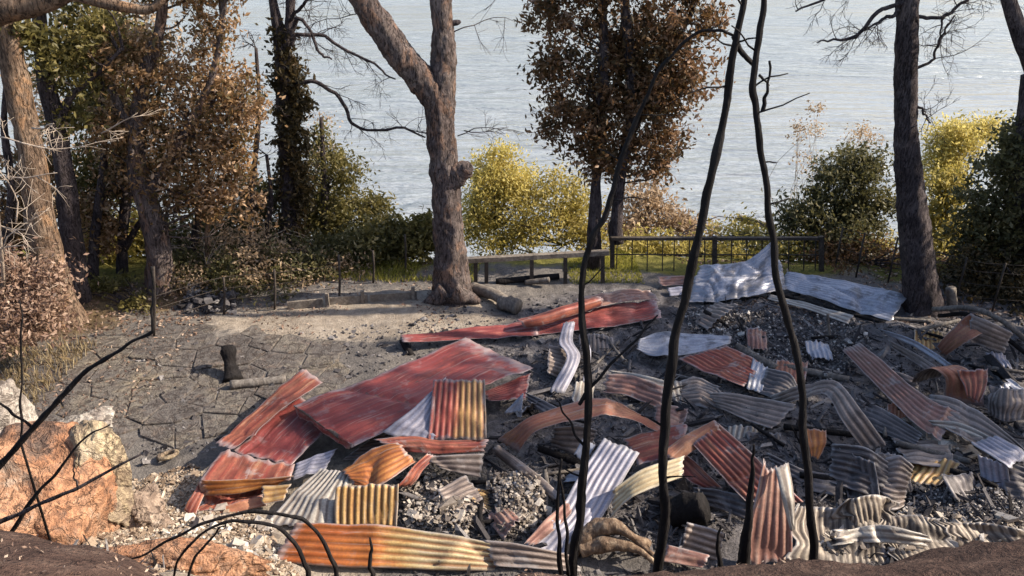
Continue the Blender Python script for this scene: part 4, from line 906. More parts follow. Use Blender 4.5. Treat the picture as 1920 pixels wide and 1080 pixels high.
sheet('salmon sheet peaked like a tent at the right back', [(1752, 655, .16), (1790, 610, .62), (1822, 588, .86)], [(1772, 668, .08), (1815, 640, .46), (1850, 622, .60)], ARCHR, .003, dent=.04)
sheet('ochre inner face of the tent shaped sheet at the right back', [(1820, 588, .86), (1860, 606, .74), (1900, 626, .56)], [(1818, 640, .44), (1848, 652, .34), (1880, 660, .24)], BROWN, .003, dent=.04)
sheet('orange half pipe sheet bent over a dark opening on the right', [(1706, 722, .14), (1720, 702, .44), (1748, 694, .58), (1770, 708, .48), (1772, 746, .16)], [(1764, 706, .14), (1776, 690, .44), (1806, 688, .58), (1838, 716, .48), (1846, 764, .16)], ARCHR, .003, dent=.015)
sheet('red and silver ribbed sheet right of the half pipe', [(1796, 694, .64), (1806, 716, .50), (1812, 742, .34)], [(1856, 690, .66), (1850, 722, .48), (1838, 758, .30)], RUSTRED, .012)
sheet('crumpled grey sheet at the right edge below the tent', [(1856, 722, .44), (1890, 730, .50), (1935, 728, .44)], [(1850, 775, .14), (1885, 790, .16), (1930, 785, .14)], BROWN, .012, across=True, crumple=.04)
sheet('grey rounded sheet lying flat behind the second sapling', [(1200, 634, .36), (1232, 625, .38), (1300, 626, .40), (1372, 630, .42)], [(1194, 656, .28), (1232, 669, .26), (1300, 662, .32), (1368, 646, .38)], GALV, .008, dent=.012)
sheet('orange red ribbed sheet under the grey rounded one', [(1270, 670, .34), (1330, 700, .24), (1396, 726, .16)], [(1362, 648, .42), (1400, 664, .38), (1430, 682, .30)], RUSTRED, .009)
sheet('grey bent lip on the end of the orange red sheet', [(1412, 672, .36), (1398, 728, .16)], [(1440, 690, .28), (1428, 738, .10)], GALV, .008)
sheet('brown grey sheet lying in the middle of the burnt floor', [(1328, 736, .24), (1410, 742, .36), (1496, 758, .40)], [(1346, 764, .12), (1400, 788, .18), (1446, 802, .22)], BROWN, .009)
sheet('brown ribbed sheet arching over a dark hollow', [(1446, 742, .30), (1500, 724, .62), (1566, 714, .82), (1618, 772, .60), (1662, 832, .22)], [(1452, 764, .20), (1500, 748, .52), (1548, 740, .68), (1580, 792, .46), (1622, 848, .10)], BROWN, .010)
sheet('small orange plate in the dark under the brown arch', [(1508, 808, .42), (1512, 834, .28), (1520, 858, .16)], [(1548, 806, .42), (1546, 834, .28), (1534, 864, .14)], ORANGE, .003)
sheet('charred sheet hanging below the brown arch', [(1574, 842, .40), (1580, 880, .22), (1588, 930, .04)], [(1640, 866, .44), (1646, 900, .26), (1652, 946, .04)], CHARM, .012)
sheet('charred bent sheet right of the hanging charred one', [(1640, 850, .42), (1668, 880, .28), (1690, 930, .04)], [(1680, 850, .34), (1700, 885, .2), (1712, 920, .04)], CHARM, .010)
sheet('flat charred sheet on the floor below the orange plate', [(1440, 850, .2), (1510, 880, .18), (1580, 890, .15)], [(1450, 880, .08), (1510, 915, .06), (1570, 930, .05)], CHARM, .010)
sheet('ashy sheet between first and second sapling', [(1136, 700, .26), (1190, 708, .28), (1248, 728, .26)], [(1132, 734, .10), (1185, 745, .10), (1240, 766, .10)], PINK, .006, crumple=.025, tear=.05)
sheet('pale thin sheet lying at the top of the ashy sheet', [(1140, 694, .30), (1195, 700, .32), (1250, 714, .30)], [(1150, 704, .24), (1195, 714, .24), (1246, 730, .22)], PALE, .006)
sheet('pink scorched sheet right of the second sapling base', [(1230, 758, .2), (1290, 765, .25)], [(1228, 795, .1), (1282, 800, .12)], PINK, .008, crumple=.02)
sheet('silver strip curled upright in the middle, left piece', [(1056, 606, .60), (1048, 640, .46), (1062, 672, .34), (1030, 736, .08)], [(1078, 604, .58), (1074, 640, .44), (1088, 672, .30), (1058, 740, .06)], LAV, .004, bow=.02)
sheet('thin silver strip standing right of the curled one', [(1086, 612, .58), (1096, 660, .36), (1094, 716, .10)], [(1094, 611, .58), (1106, 660, .34), (1106, 716, .08)], LAV, .002)
sheet('crumpled silver sheet peaking in front of the railing', [(1312, 498, .46), (1360, 496, .50), (1410, 482, .62), (1452, 448, .90)], [(1290, 566, .06), (1345, 566, .12), (1410, 556, .18), (1478, 540, .22)], GALV, .005, dent=.06, crumple=.03, creases=9, crs=2.2)
sheet('smooth silver sheet lying right of the peaked one', [(1474, 508, .34), (1560, 522, .34), (1640, 538, .34), (1702, 554, .34)], [(1468, 540, .16), (1540, 562, .14), (1610, 584, .10), (1672, 602, .08)], GALV, .005, dent=.02, crumple=.012, creases=7, crs=1.6)
sheet('dirty silver strip under the smooth silver sheet', [(1440, 548, .2), (1520, 566, .2), (1600, 590, .16)], [(1440, 560, .12), (1515, 580, .12), (1590, 606, .08)], PALE, .005)
sheet('dark red scrap left of the peaked silver sheet', [(1232, 518, .2), (1292, 516, .22)], [(1240, 536, .1), (1290, 534, .1)], PINK, .005)
sheet('grey scrap below the dark red scrap near the railing', [(1250, 540, .14), (1296, 536, .16)], [(1256, 556, .05), (1294, 552, .06)], LAV, .005)

sheet('sooty crumpled sheet beside the orange red one, towards the brown arch', [(1440, 690, .30), (1480, 700, .34), (1500, 725, .26)], [(1420, 735, .10), (1455, 748, .14), (1490, 752, .12)], CHARM, .010, crumple=.03, crs=1.6)
sheet('mauve ashy sheet lying left of the brown grey flat sheet', [(1270, 715, .16), (1310, 708, .24), (1350, 725, .26)], [(1262, 752, .06), (1310, 760, .10), (1345, 765, .12)], BROWN, .008, crumple=.03, tear=.05, crs=1.5)
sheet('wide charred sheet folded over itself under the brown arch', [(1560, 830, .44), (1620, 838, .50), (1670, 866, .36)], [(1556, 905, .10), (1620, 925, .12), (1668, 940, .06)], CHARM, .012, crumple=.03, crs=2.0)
sheet('grey folded sheet standing at the right of the charred ones', [(1660, 858, .40), (1690, 852, .46), (1712, 872, .34)], [(1650, 945, .04), (1672, 958, .03), (1700, 950, .03)], BROWN, .012, crumple=.02, crs=1.6)
sheet('dark sheet half buried right of the hanging lavender one', [(1880, 862, .36), (1935, 880, .36)], [(1890, 945, .04), (1940, 950, .04)], CHARM, .010, crumple=.02)
sheet('grey brown sheet buried under the broad grey sheet', [(1590, 742, .12), (1660, 770, .20), (1730, 812, .24)], [(1580, 775, .05), (1650, 810, .06), (1715, 838, .08)], CHARM, .010, crumple=.02)
sheet('rusty sheet lying low behind the half pipe', [(1640, 690, .16), (1690, 700, .26), (1720, 712, .24)], [(1650, 715, .06), (1690, 728, .10), (1722, 735, .1)], BROWN, .008, crumple=.02)
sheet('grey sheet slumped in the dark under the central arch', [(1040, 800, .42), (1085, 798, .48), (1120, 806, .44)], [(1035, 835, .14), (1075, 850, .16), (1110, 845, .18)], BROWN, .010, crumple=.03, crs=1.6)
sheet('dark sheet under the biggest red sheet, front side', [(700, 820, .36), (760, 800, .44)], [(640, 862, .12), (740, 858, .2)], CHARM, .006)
sheet('dull grey plate between pale fan and crumpled red sheet', [(556, 868, .26), (632, 842, .30)], [(548, 900, .20), (608, 882, .26)], LAV, .004)
sheet('salmon plate lying in front of the driftwood, right side', [(1252, 1020, .16), (1330, 1040, .16)], [(1240, 1052, .06), (1320, 1066, .05)], PINK, .006, crumple=.02)
sheet('rust brown sheet lying on the bank foot left of the orange ribbed one', [(420, 1030, .06), (520, 1040, .10)], [(410, 1052, .02), (515, 1062, .04)], ARCHR, .006, crumple=.02)

# ------------------------------------------------------------------ burnt timbers and poles
def log(label, a, b, w, mat, rough=.12, sag=0.0, name='log', cat='log', n=14, sides=10, mid=None):
    A = at(*a); B = at(*b)
    P = [A, B] if mid is None else [A] + [at(*m_) for m_ in mid] + [B]
    P = catmull(P, n); R = w / 2 * np.array([slant(p) for p in P]) / FPX
    V, F = tube(P, R, sides, rough, abs(hash((int(a[0]), int(a[1])))) % 999, 9)
    return tag(obj(name, V, F, mat), label, cat)
log('grey log lying on the dark paving', (432, 722, .07), (536, 712, .07), 17, ASHWOOD)
st = tag(obj('charred_stump', *tube(catmull([at(437, 714, 0), at(432, 690, .14), at(429, 668, .30), at(427, 648, .44)], 14), np.array([.15, .13, .11, .10, .10, .095, .09, .09, .09, .095, .10, .105, .105, .09]), 18, .28, 6, 12), CHAR), 'charred stump standing on the paving behind the grey log', 'stump')
log('grey pole lying across the middle of the burnt floor', (1440, 682, .10), (1592, 712, .10), 14, ASHWOOD)
log('brown pole behind the orange red sheet', (1380, 650, .22), (1455, 692, .10), 18, ASHWOOD)
log('weathered forked log at the foot of the big trunk', (885, 540, .10), (962, 574, .10), 22, TIMBER, mid=[(925, 552, .16)])
log('fat log end beside the weathered log by the big trunk', (938, 566, .12), (972, 576, .10), 30, ASHWOOD, .2)
log('thin black pole under the smooth silver sheet', (1446, 548, .14), (1660, 606, .06), 7, CHAR)
log('thin black pole crossing under the silver sheets', (1320, 568, .08), (1500, 552, .10), 6, CHAR)
log('charred beam behind the biggest red sheet', (756, 640, .1), (772, 668, .02), 14, CHAR)
log('plank leaning over the railing far end', (1385, 408, -.2), (1442, 424, -.2), 12, TIMBER)
log('dark branch heap under the low plank, long piece', (930, 528, .06), (1048, 518, .10), 12, CHAR)
log('dark branch heap under the low plank, short piece', (985, 530, .05), (1030, 524, .16), 10, ASHWOOD)
log('charred rafter reaching up at the right edge', (1750, 580, .42), (1935, 648, .30), 10, ASHWOOD, mid=[(1820, 578, .70), (1880, 602, .6)])
log('lower charred rafter at the right edge', (1760, 592, .36), (1930, 668, .14), 8, CHAR, mid=[(1830, 594, .55)])
log('pale post stub right of the bare trunk', (1788, 588, 0), (1783, 540, .5), 18, TIMBER, name='stake', cat='stake')
log('slim pale stake standing in the ash', (1555, 632, 0), (1552, 588, .42), 5, TIMBER, name='stake', cat='stake')
log('charred beam lying below the brown arch', (1470, 800, .16), (1600, 815, .12), 12, CHAR)
log('charred beam in the dark under the central arch', (1010, 840, .2), (1090, 870, .12), 13, CHAR)
log('charred beam lying behind the tall pink sheet', (1500, 890, .14), (1620, 905, .1), 12, CHAR)
log('burnt plank along the grey plate at right', (1680, 830, .14), (1820, 866, .12), 12, ASHWOOD)
log('charred beam on the floor near the long pink sheet', (1640, 762, .1), (1700, 800, .1), 13, CHAR)
log('charred beam below the small red ribbed sheet', (1240, 940, .12), (1330, 975, .1), 22, CHAR)
log('round scorched drum shaped log end in the front hollow', (1262, 960, .12), (1320, 950, .30), 62, CHAR, .14)
log('thin ashy rod near the centre floor', (1110, 690, .06), (1160, 640, .1), 5, ASHWOOD)
rr = np.random.default_rng(77)
for i, (a, b) in enumerate((((1660, 596, .05), (1745, 602, .08)), ((1720, 620, .1), (1800, 600, .2)), ((1860, 690, .2), (1930, 700, .2)))):
    log(('thin burnt stick right of the silver sheet', 'thin burnt stick before the tent sheet', 'burnt stick at the right edge under the rafters')[i], a, b, 7, ASHWOOD)
# gnarled root at the front
rt_ = thing('driftwood', 'gnarled brown weathered root wood at the front centre', 'driftwood', at(1150, 1020, .1))
for k, pth in enumerate(([(1085, 1018, .14), (1125, 990, .3), (1170, 996, .34), (1225, 1040, .2)], [(1090, 1035, .10), (1140, 1018, .22), (1195, 1030, .22), (1240, 1066, .1)], [(1110, 1000, .24), (1150, 985, .38), (1185, 1005, .34), (1215, 1020, .2)], [(1080, 1020, .1), (1066, 1050, .0), (1060, 1075, -.05)])):
    P = catmull([at(*q) for q in pth], 50); V, F = tube(P, np.linspace(.10, .045, 50) * (1 - .12 * k) * (1 + .35 * np.sin(np.linspace(0, 5 + k, 50))), 22, .30, 40 + k, 4.5); obj('root_limb', V, F, ROOT, rt_)
# short charred uprights in front
def upright(label, pth, y, mat=CHAR, name='burnt_stem', cat='stem', sides=9, rough=.12, twigs=0, seed=0):
    Q, R, s, ro, se, fr = stem(pth, y, n=max(14, 9 * len(pth)), sides=sides, rough=rough, seed=seed + 3)
    Q = Q + 0.009 * np.stack([vnoise(np.column_stack([np.arange(len(Q)) * .2, np.full(len(Q), k * 7.), np.full(len(Q), pth[0][0] * .01)]), k) for k in range(3)], 1)
    return Q, R, tube(Q, R, sides, rough + .08, seed, 22)

LAND = [('grey rounded sheet', 1280, 645), ('orange red ribbed sheet', 1350, 690), ('brown arch', 1560, 760), ('long faded pink sheet', 1690, 740), ('half pipe', 1775, 725), ('tent shaped sheet', 1820, 625), ('broad grey ribbed sheet', 1840, 820), ('hanging lavender sheet', 1865, 890), ('crushed muddy pale sheets', 1720, 1010), ('tall standing pink sheet', 1445, 960), ('bright red ribbed sheet', 1400, 850), ('cream curled sheet', 1215, 910), ('lavender sheet in the centre', 1100, 930), ('central salmon arch', 1090, 775), ('curled silver strip', 1060, 670), ('peaked silver sheet', 1380, 530), ('smooth silver sheet', 1590, 560), ('small orange plate', 1528, 835), ('brown grey flat sheet', 1400, 770), ('biggest red sheet', 780, 730), ('upright red and gold sheet', 860, 770), ('orange to cream ribbed sheet', 760, 1025), ('thin silver strips', 1730, 660), ('ashy sheet', 1190, 720), ('driftwood', 1150, 1020), ('charred drum end', 1290, 955)]
_used = set()
def near_label(what, px, py):
    order = sorted(LAND, key=lambda l: (l[1] - px) ** 2 + 2 * (l[2] - py) ** 2)
    for l in order:
        dx, dy = px - l[1], py - l[2]
        rel = ('just right of' if dx > 0 else 'just left of') if abs(dx) > abs(dy) * 1.3 else ('just below' if dy > 0 else 'just behind')
        t = f'{what} {rel} the {l[0]}'
        if t not in _used: _used.add(t); return t
SCR = [(1120, 650), (1260, 740), (1420, 640), (1540, 660), (1480, 700), (1390, 820), (1440, 830), (1740, 640), (1880, 680), (1900, 760), (1720, 860), (1620, 900), (1740, 900), (1800, 930), (1100, 910), (980, 910), (900, 940), (950, 990), (860, 950), (1300, 1030), (1050, 690), (1090, 750), (1000, 780), (1340, 600), (1690, 780)]
protos = []
rs = np.random.default_rng(501)
for k, (px, py) in enumerate(SCR):
    p = gpoint(px, py)
    if k < 9:
        w_, l_ = rs.uniform(34, 66), rs.uniform(20, 38); sk = rs.uniform(-14, 14)
        o = sheet('small bent scrap of burnt roof iron lying in the ash', [(px - w_ / 2, py + l_ / 2, .03), (px - w_ / 2 + sk, py - l_ / 2 - 8, .2)], [(px + w_ / 2, py + l_ / 2, .06), (px + w_ / 2 + sk, py - l_ / 2 - 4, .16)], [BROWN, PALE, PINK, GALV, ARCHR, PALE, CHARM, YELLOW, LAV][k], .010, crumple=.02, tear=.03, bow=rs.uniform(-.05, .06), name='iron_scrap', cat='scrap')
        protos.append(o); kk = k
    else:
        kk = int(rs.integers(0, 9)); o = protos[kk].copy(); COL.objects.link(o)
        o.location = p + np.array([0, 0, rs.uniform(-.01, .04)]); o.rotation_euler = (rs.normal() * .3, rs.normal() * .3, rs.uniform(0, 6.28)); k_ = rs.uniform(.7, 1.35); o.scale = (k_, k_, k_)
    o['group'] = 'small iron scraps in the ash'; o['label'] = near_label('small bent ' + ['brown', 'pale', 'pinkish', 'silver', 'salmon', 'ashy pale', 'black', 'yellowish', 'lavender grey'][kk] + ' iron scrap', px, py)
beams = []
for k in range(26):
    px, py = SCR[(k * 7 + 3) % len(SCR)]; px += rs.uniform(-60, 60); py += rs.uniform(-30, 30); py = max(py, 590); p = gpoint(px, py)
    if k < 5:
        L_ = rs.uniform(.35, .8); P = catmull([p + [-L_ / 2, 0, .05], p + [0, .02, .07], p + [L_ / 2, 0, .06]], 8)
        V, F = tube(P, np.linspace(.035, .022, 8) * rs.uniform(.7, 1.3), 7, .3, 600 + k, 14); o = tag(obj('burnt_timber', V, F, [CHAR, ASHWOOD, CHAR, TIMBER, CHAR][k]), 'short burnt timber lying among the ash and iron', 'timber'); beams.append(o)
    else: o = beams[k % 5].copy(); COL.objects.link(o)
    o['label'] = near_label('short ' + ['black', 'ashy', 'black', 'grey brown', 'black'][k % 5] + ' burnt timber', px, py)
    o.location = p + np.array([0, 0, .03]); o.rotation_euler = (0, rs.normal() * .15, rs.uniform(0, 6.28)); o['group'] = 'short burnt timbers in the ruin'

# ------------------------------------------------------------------ rocks and rubble
_ico = {}
def ico(sub):
    if sub not in _ico:
        bm = bmesh.new(); bmesh.ops.create_icosphere(bm, subdivisions=sub, radius=1)
        _ico[sub] = (np.array([v.co[:] for v in bm.verts]), [tuple(v.index for v in f.verts) for f in bm.faces]); bm.free()
    return _ico[sub]
def rock(c, rad, seed, sub=4, facets=9, rough=.06, box=2.0, rz=0.0):
    V, F = ico(sub); V = V.copy(); r = np.random.default_rng(seed)
    V = V / (np.abs(V) ** box).sum(1)[:, None] ** (1 / box)
    for _ in range(facets):
        n = r.normal(size=3); n /= np.linalg.norm(n); d = r.uniform(.55, .85)
        k = V @ n - d; V = V - np.clip(k, 0, None)[:, None] * n * .92
    V = V * (1 + .18 * fbm(V * 1.3 + seed, seed, 2)[:, None] + rough * fbm(V * 5 + seed, seed + 1, 4, .6)[:, None])
    W = V * np.array(rad); ca, sa = math.cos(rz), math.sin(rz)
    W = np.stack([W[:, 0] * ca - W[:, 1] * sa, W[:, 0] * sa + W[:, 1] * ca, W[:, 2]], 1)
    return W + np.array(c), F
def boulder(label, px, py, lift, rad, mat, seed, facets=10, name='boulder', cat='rock', box=2.0, rz=0.0, rough=.07):
    p = gpoint(px, py); c = p + np.array([0, rad[1] * .5, rad[2] * lift])
    V, F = rock(c, rad, seed, 5, facets, rough, box, rz); return tag(obj(name, V, F, mat, smooth=True), label, cat)
boulder('big orange clay boulder at the lower left', 95, 1010, .36, (.80, .55, .74), R_ORANGE, 14, 7, box=3.6, rz=-.25, rough=.06)
boulder('cream boulder with flat lit face right of the orange one', 196, 985, .45, (.28, .50, .74), R_CREAM, 23, 6, box=5, rz=.5, rough=.06)
boulder('low ashy rock on top of the orange boulder', 150, 812, .3, (.40, .35, .16), R_PALE, 31, box=3, rough=.14)
boulder('white rock at the left edge above the orange boulder', 0, 870, .5, (.36, .4, .72), R_PALE, 45, 8, box=3.5)
boulder('rust coloured rock at the bottom left corner', 20, 1030, .2, (.5, .4, .4), R_ORANGE, 52, box=3)
boulder('small white rock at the left edge under the shrub', -4, 602, .3, (.16, .2, .25), R_PALE, 61, name='rock')
boulder('salmon clay shelf at the bottom left among pale stones', 330, 1066, .0, (.85, .28, .16), R_ORANGE, 71, box=4, rough=.14, rz=-.1)
boulder('ashy clay lump at the foot of the cream boulder', 262, 985, .1, (.34, .3, .28), R_CLAY, 72, box=3, rough=.16)
ring = thing('clay_ring', 'small clay ring lying on the ash beside the cream boulder', 'pipe ring', gpoint(316, 862))
th = np.linspace(0, 2 * math.pi, 25); c0 = ORG[ring.name] + np.array([0, 0, .07])
Pr = np.stack([c0[0] + .115 * np.cos(th), c0[1] + .09 * np.sin(th), c0[2] + .03 * np.sin(th + 2)], 1)
V, F = tube(Pr, .032, 8, .25, 3, 14); obj('ring', V, F, R_CREAM, ring)

def chips(poly, n, size, mat, seed, name, label, lift=0.0, zs=.6, elong=1.0, tmin=0, tmax=1, hmax=0.0, shape='box'):
    r = np.random.default_rng(seed); poly = np.array(poly, float)
    pts = []
    lo, hi = poly.min(0), poly.max(0)
    while len(pts) < n:
        q = r.uniform(lo, hi, (n, 2)); ins = np.zeros(n, bool); j = len(poly) - 1
        for i in range(len(poly)):
            a, b = poly[i], poly[j]; c_ = ((a[1] > q[:, 1]) != (b[1] > q[:, 1])) & (q[:, 0] < (b[0] - a[0]) * (q[:, 1] - a[1]) / (b[1] - a[1] + 1e-9) + a[0]); ins ^= c_; j = i
        pts += list(q[ins])
    q = np.array(pts[:n])
    d = np.stack([(q[:, 0] - 960) / FPX, CP + (540 - q[:, 1]) / FPX * SP, -SP + (540 - q[:, 1]) / FPX * CP], 1)
    z = np.zeros(n)
    for _ in range(5):
        t = (z - H) / d[:, 2]; P = np.array([0, 0, H]) + d * t[:, None]; z = ground_h(P[:, 0], P[:, 1])
    P[:, 2] = z + lift + r.uniform(0, 1, n) ** 2 * hmax
    box = np.array([(-1, -1, -1), (1, -1, -1), (1, 1, -1), (-1, 1, -1), (-1, -1, 1), (1, -1, 1), (1, 1, 1), (-1, 1, 1)], float)
    s = size * np.exp(r.normal(size=n) * .5)
    sc = np.stack([s * elong * r.uniform(.6, 1.3, n), s * r.uniform(.5, 1, n), s * zs * r.uniform(.4, 1.1, n)], 1) / 2
    B = box[None] + r.uniform(-.45, .45, (n, 8, 3)); B = B * sc[:, None]
    a = r.uniform(0, 2 * math.pi, n); b = r.normal(size=n) * .45; c_ = r.normal(size=n) * .45
    def rot(B, ax, an):
        i, j = [(1, 2), (2, 0), (0, 1)][ax]; o = B.copy(); ca, sa = np.cos(an)[:, None], np.sin(an)[:, None]
        o[..., i] = B[..., i] * ca - B[..., j] * sa; o[..., j] = B[..., i] * sa + B[..., j] * ca; return o
    B = rot(rot(rot(B, 0, b), 1, c_), 2, a)
    V = (B + P[:, None]).reshape(-1, 3)
    f = np.array([(3, 2, 1, 0), (4, 5, 6, 7), (0, 1, 5, 4), (1, 2, 6, 5), (2, 3, 7, 6), (3, 0, 4, 7)])
    F = (np.arange(n)[:, None, None] * 8 + f[None]).reshape(-1, 4)
    return tag(obj(name, V, F, mat, smooth=False, tint=np.repeat(r.uniform(tmin, tmax, n), 8), org=(0, 8, 0)), label, None, None, 'stuff')
burn = [(760, 690), (1000, 640), (1230, 575), (1450, 560), (1620, 600), (1920, 600), (1920, 1000), (1500, 960), (1300, 1040), (960, 1050), (740, 990), (740, 880), (930, 830), (960, 760), (1000, 700)]
chips(burn, 15000, .015, CHIP, 1, 'rubble', 'grey ash and rubble over the burnt floor', hmax=.05, tmax=.75)
chips(burn, 170, .065, CHIP, 2, 'rubble', 'coarse lumps of burnt rubble on the floor', hmax=.06, tmax=.8)
chips(burn, 2200, .022, CHIP, 3, 'charred_sticks', 'charred sticks and splinters strewn over the ruin', hmax=.07, elong=8, zs=.8, tmax=.8)
chips([(755, 890), (800, 880), (900, 960), (880, 1000), (760, 990)], 2600, .026, PCHIP, 4, 'rubble', 'pale ash heap right of the yellow ribbed sheet', hmax=.16, tmax=.8)
chips([(920, 900), (1010, 900), (1030, 980), (940, 1010)], 1500, .026, PCHIP, 5, 'rubble', 'pale ash heap left of the lavender sheet', hmax=.16, tmax=.8)
chips([(1690, 790), (1740, 800), (1820, 840), (1800, 855), (1680, 830)], 260, .065, PCHIP, 6, 'rubble', 'white stones piled under the broad grey sheet', hmax=.12, tmin=.4)
chips([(1480, 960), (1920, 985), (1920, 1020), (1490, 1060)], 1000, .03, PCHIP, 7, 'rubble', 'pale splinters along the crushed front sheet', hmax=.15, elong=2.4, tmax=.9)
chips([(1600, 880), (1920, 900), (1920, 990), (1680, 960)], 3000, .02, CHIP, 8, 'rubble', 'grey ash flakes at the lower right', hmax=.05, tmin=.2)
chips([(60, 900), (260, 900), (360, 870), (470, 950), (560, 1080), (0, 1080)], 9000, .020, TCHIP, 9, 'rubble', 'tan stones and ash on the lower left bank', hmax=.02, tmax=.9)
chips([(270, 950), (360, 940), (520, 980), (520, 1075), (300, 1040)], 230, .045, PCHIP, 10, 'rubble', 'white stones on the lower left bank', hmax=.03, tmin=.2, zs=.9)
chips([(240, 660), (760, 600), (900, 560), (1250, 540), (1000, 640), (600, 720), (400, 850), (270, 870)], 1600, .035, CHIP, 11, 'rubble', 'ash flakes and chips on the open terrace', tmax=.8)
chips([(1280, 580), (1600, 600), (1640, 650), (1560, 720), (1300, 640)], 4500, .022, CHIP, 12, 'rubble', 'grey rubble in the middle of the ruin', hmax=.10, tmin=.25)
chips([(350, 545), (450, 560), (440, 590), (345, 590)], 260, .06, CHIP, 13, 'rubble', 'brown rubble at the left edge of the terrace', hmax=.2, tmax=.9)

chips([(0, 985), (260, 1035), (340, 1080), (980, 1076), (1480, 1060), (1920, 1010), (1920, 1079), (0, 1079)], 5200, .014, CHIP, 14, 'rubble', 'soil crumbs on the bank top in the foreground', tmax=.6)
chips([(0, 985), (260, 1035), (340, 1080), (980, 1076), (1480, 1060), (1920, 1010), (1920, 1079), (0, 1079)], 500, .012, CHIP, 15, 'dead_twigs', 'dead twigs on the bank top in the foreground', elong=14, zs=.8, tmax=.8)
# leaf litter, dry grass, lit grass
def litter(poly_world, n, size, mat, seed, name, label, lift=.02):
    r = np.random.default_rng(seed); (x0, x1), (y0, y1) = poly_world
    P = np.stack([r.uniform(x0, x1, n), r.uniform(y0, y1, n), np.zeros(n)], 1)
    P = P[fbm(P * .8, seed, 2) > -.25]; P[:, 2] = ground_h(P[:, 0], P[:, 1]) + lift * r.uniform(.3, 1.5, len(P))
    V, F, T = leaf_cloud(P, size, r, r.uniform(0, 1, len(P)), .9)
    return tag(obj(name, V, F, mat, smooth=False, tint=T, org=(0, 8, 0)), label, None, None, 'stuff')
litter(((-9.5, -5.4), (8.5, 14.5)), 4500, .045, L_LITTER, 301, 'leaf_litter', 'dead leaves over the soil under the left trees')
litter(((-5.5, -1.0), (12.2, 15.5)), 1400, .04, L_LITTER, 302, 'leaf_litter', 'scattered dead leaves around the big trunk')
litter(((3.5, 11), (12.5, 16)), 3500, .045, L_LITTER, 303, 'leaf_litter', 'dead leaves under the right hand bushes')
chips([(0, 985), (260, 1035), (340, 1080), (980, 1076), (1480, 1060), (1920, 1010), (1920, 1079), (0, 1079)], 260, .035, CHIP, 16, 'rubble', 'clods and stones on the bank top in the foreground', tmax=.75)
litter(((-3.5, 3.5), (1.9, 3.9)), 3600, .013, L_LITTER, 304, 'leaf_litter', 'crumbled dead leaves on the bank top in the foreground', .01)
def grass(xr, yr_, n, hgt, mat, seed, label):
    r = np.random.default_rng(seed); x = r.uniform(*xr, n); y = r.uniform(*yr_, n); k = fbm(np.stack([x, y, x * 0], 1) * 1.2, seed, 2) > -.2; x, y = x[k], y[k]; n = len(x)
    z = ground_h(x, y); a = r.uniform(0, 2 * math.pi, n); h_ = hgt * r.uniform(.4, 1.3, n); w = .006 + .004 * r.uniform(0, 1, n); ln_ = r.normal(size=(n, 2)) * .35 * h_[:, None]
    b = np.stack([x, y, z - .02], 1); s = np.stack([np.cos(a) * w, np.sin(a) * w, 0 * a], 1); tip = b + np.stack([ln_[:, 0], ln_[:, 1], h_], 1); mid = b + np.stack([ln_[:, 0] * .35, ln_[:, 1] * .35, h_ * .55], 1)
    V = np.stack([b - s, b + s, mid + s * .7, tip, mid - s * .7], 1).reshape(-1, 3)
    return tag(obj('grass', V, np.arange(5 * n).reshape(n, 5), mat, smooth=False, tint=np.repeat(r.uniform(0, 1, n), 5), org=(0, 12, 0)), label, None, None, 'stuff')
grass((-1.4, 2.6), (14.3, 17.5), 22000, .08, GRASS, 311, 'sunlit yellow green grass beyond the low plank')
grass((-4.2, -1.2), (14.4, 16.5), 4500, .14, GRASS, 312, 'grass strip behind the timber edging')
grass((-9.0, -6.9), (8.6, 11.8), 2600, .22, STRAW, 313, 'dry straw grass at the left edge')
grass((-7.5, -5.2), (6.6, 8.8), 1600, .2, STRAW, 314, 'dry grass around the white rock at left')

# ------------------------------------------------------------------ foreground saplings and burnt stems (small things last)
def sapling(name, label, cat, main, sides_, y, mat=CHAR, seed=0):
    b = atY(main[0][0], main[0][1], y); t = thing(name, label, cat, (b[0], y, float(ground_h(b[0], y))))
    Q, R, (V, F) = upright(label, [(a, b, c_ * .76) for a, b, c_ in main], y, seed=seed); 
    g0 = np.array([Q[0][0], Q[0][1], float(ground_h(Q[0][0], Q[0][1])) - .1])
    if g0[2] < Q[0][2]:
        Q = np.concatenate([[g0], Q]); R = np.concatenate([[R[0] * 1.1], R]); V, F = tube(Q, R, 10, .22, seed, 22)
    obj('stem', V, F, mat, t)
    rk = np.random.default_rng(900 + seed)
    for i in (rk.choice(np.arange(6, len(Q) - 4), 6, replace=False) if name == 'burnt_sapling' else []):
        mb = MB(); twig(mb, Q[i], np.array([rk.choice([-1, 1]), rk.uniform(-.4, .4), rk.uniform(.1, .8)]), rk.uniform(.06, .22), R[i] * .32, rk, 0, 0, 4); mb.build('broken_twig', mat, t)
    for s in sides_:
        _, _, (V, F) = upright('', s, y, sides=7, seed=seed + 9); obj('twig', V, F, mat, t)
    return t
sapling('burnt_sapling', 'charred sapling bending right to lean on its neighbour, leftmost of the tall three', 'sapling',
        [(1072, 1080, 23), (1085, 980, 22), (1098, 850, 20), (1104, 720, 18), (1090, 610, 17), (1092, 520, 16), (1110, 450, 16), (1140, 390, 14), (1165, 300, 13), (1200, 210, 11), (1240, 130, 9), (1290, 75, 8), (1340, 55, 7), (1372, 68, 6)],
        [[(1085, 760, 8), (1130, 700, 6), (1190, 640, 5), (1230, 590, 3)], [(1096, 840, 6), (1060, 780, 4), (1040, 740, 2)]], 3.25, seed=1)
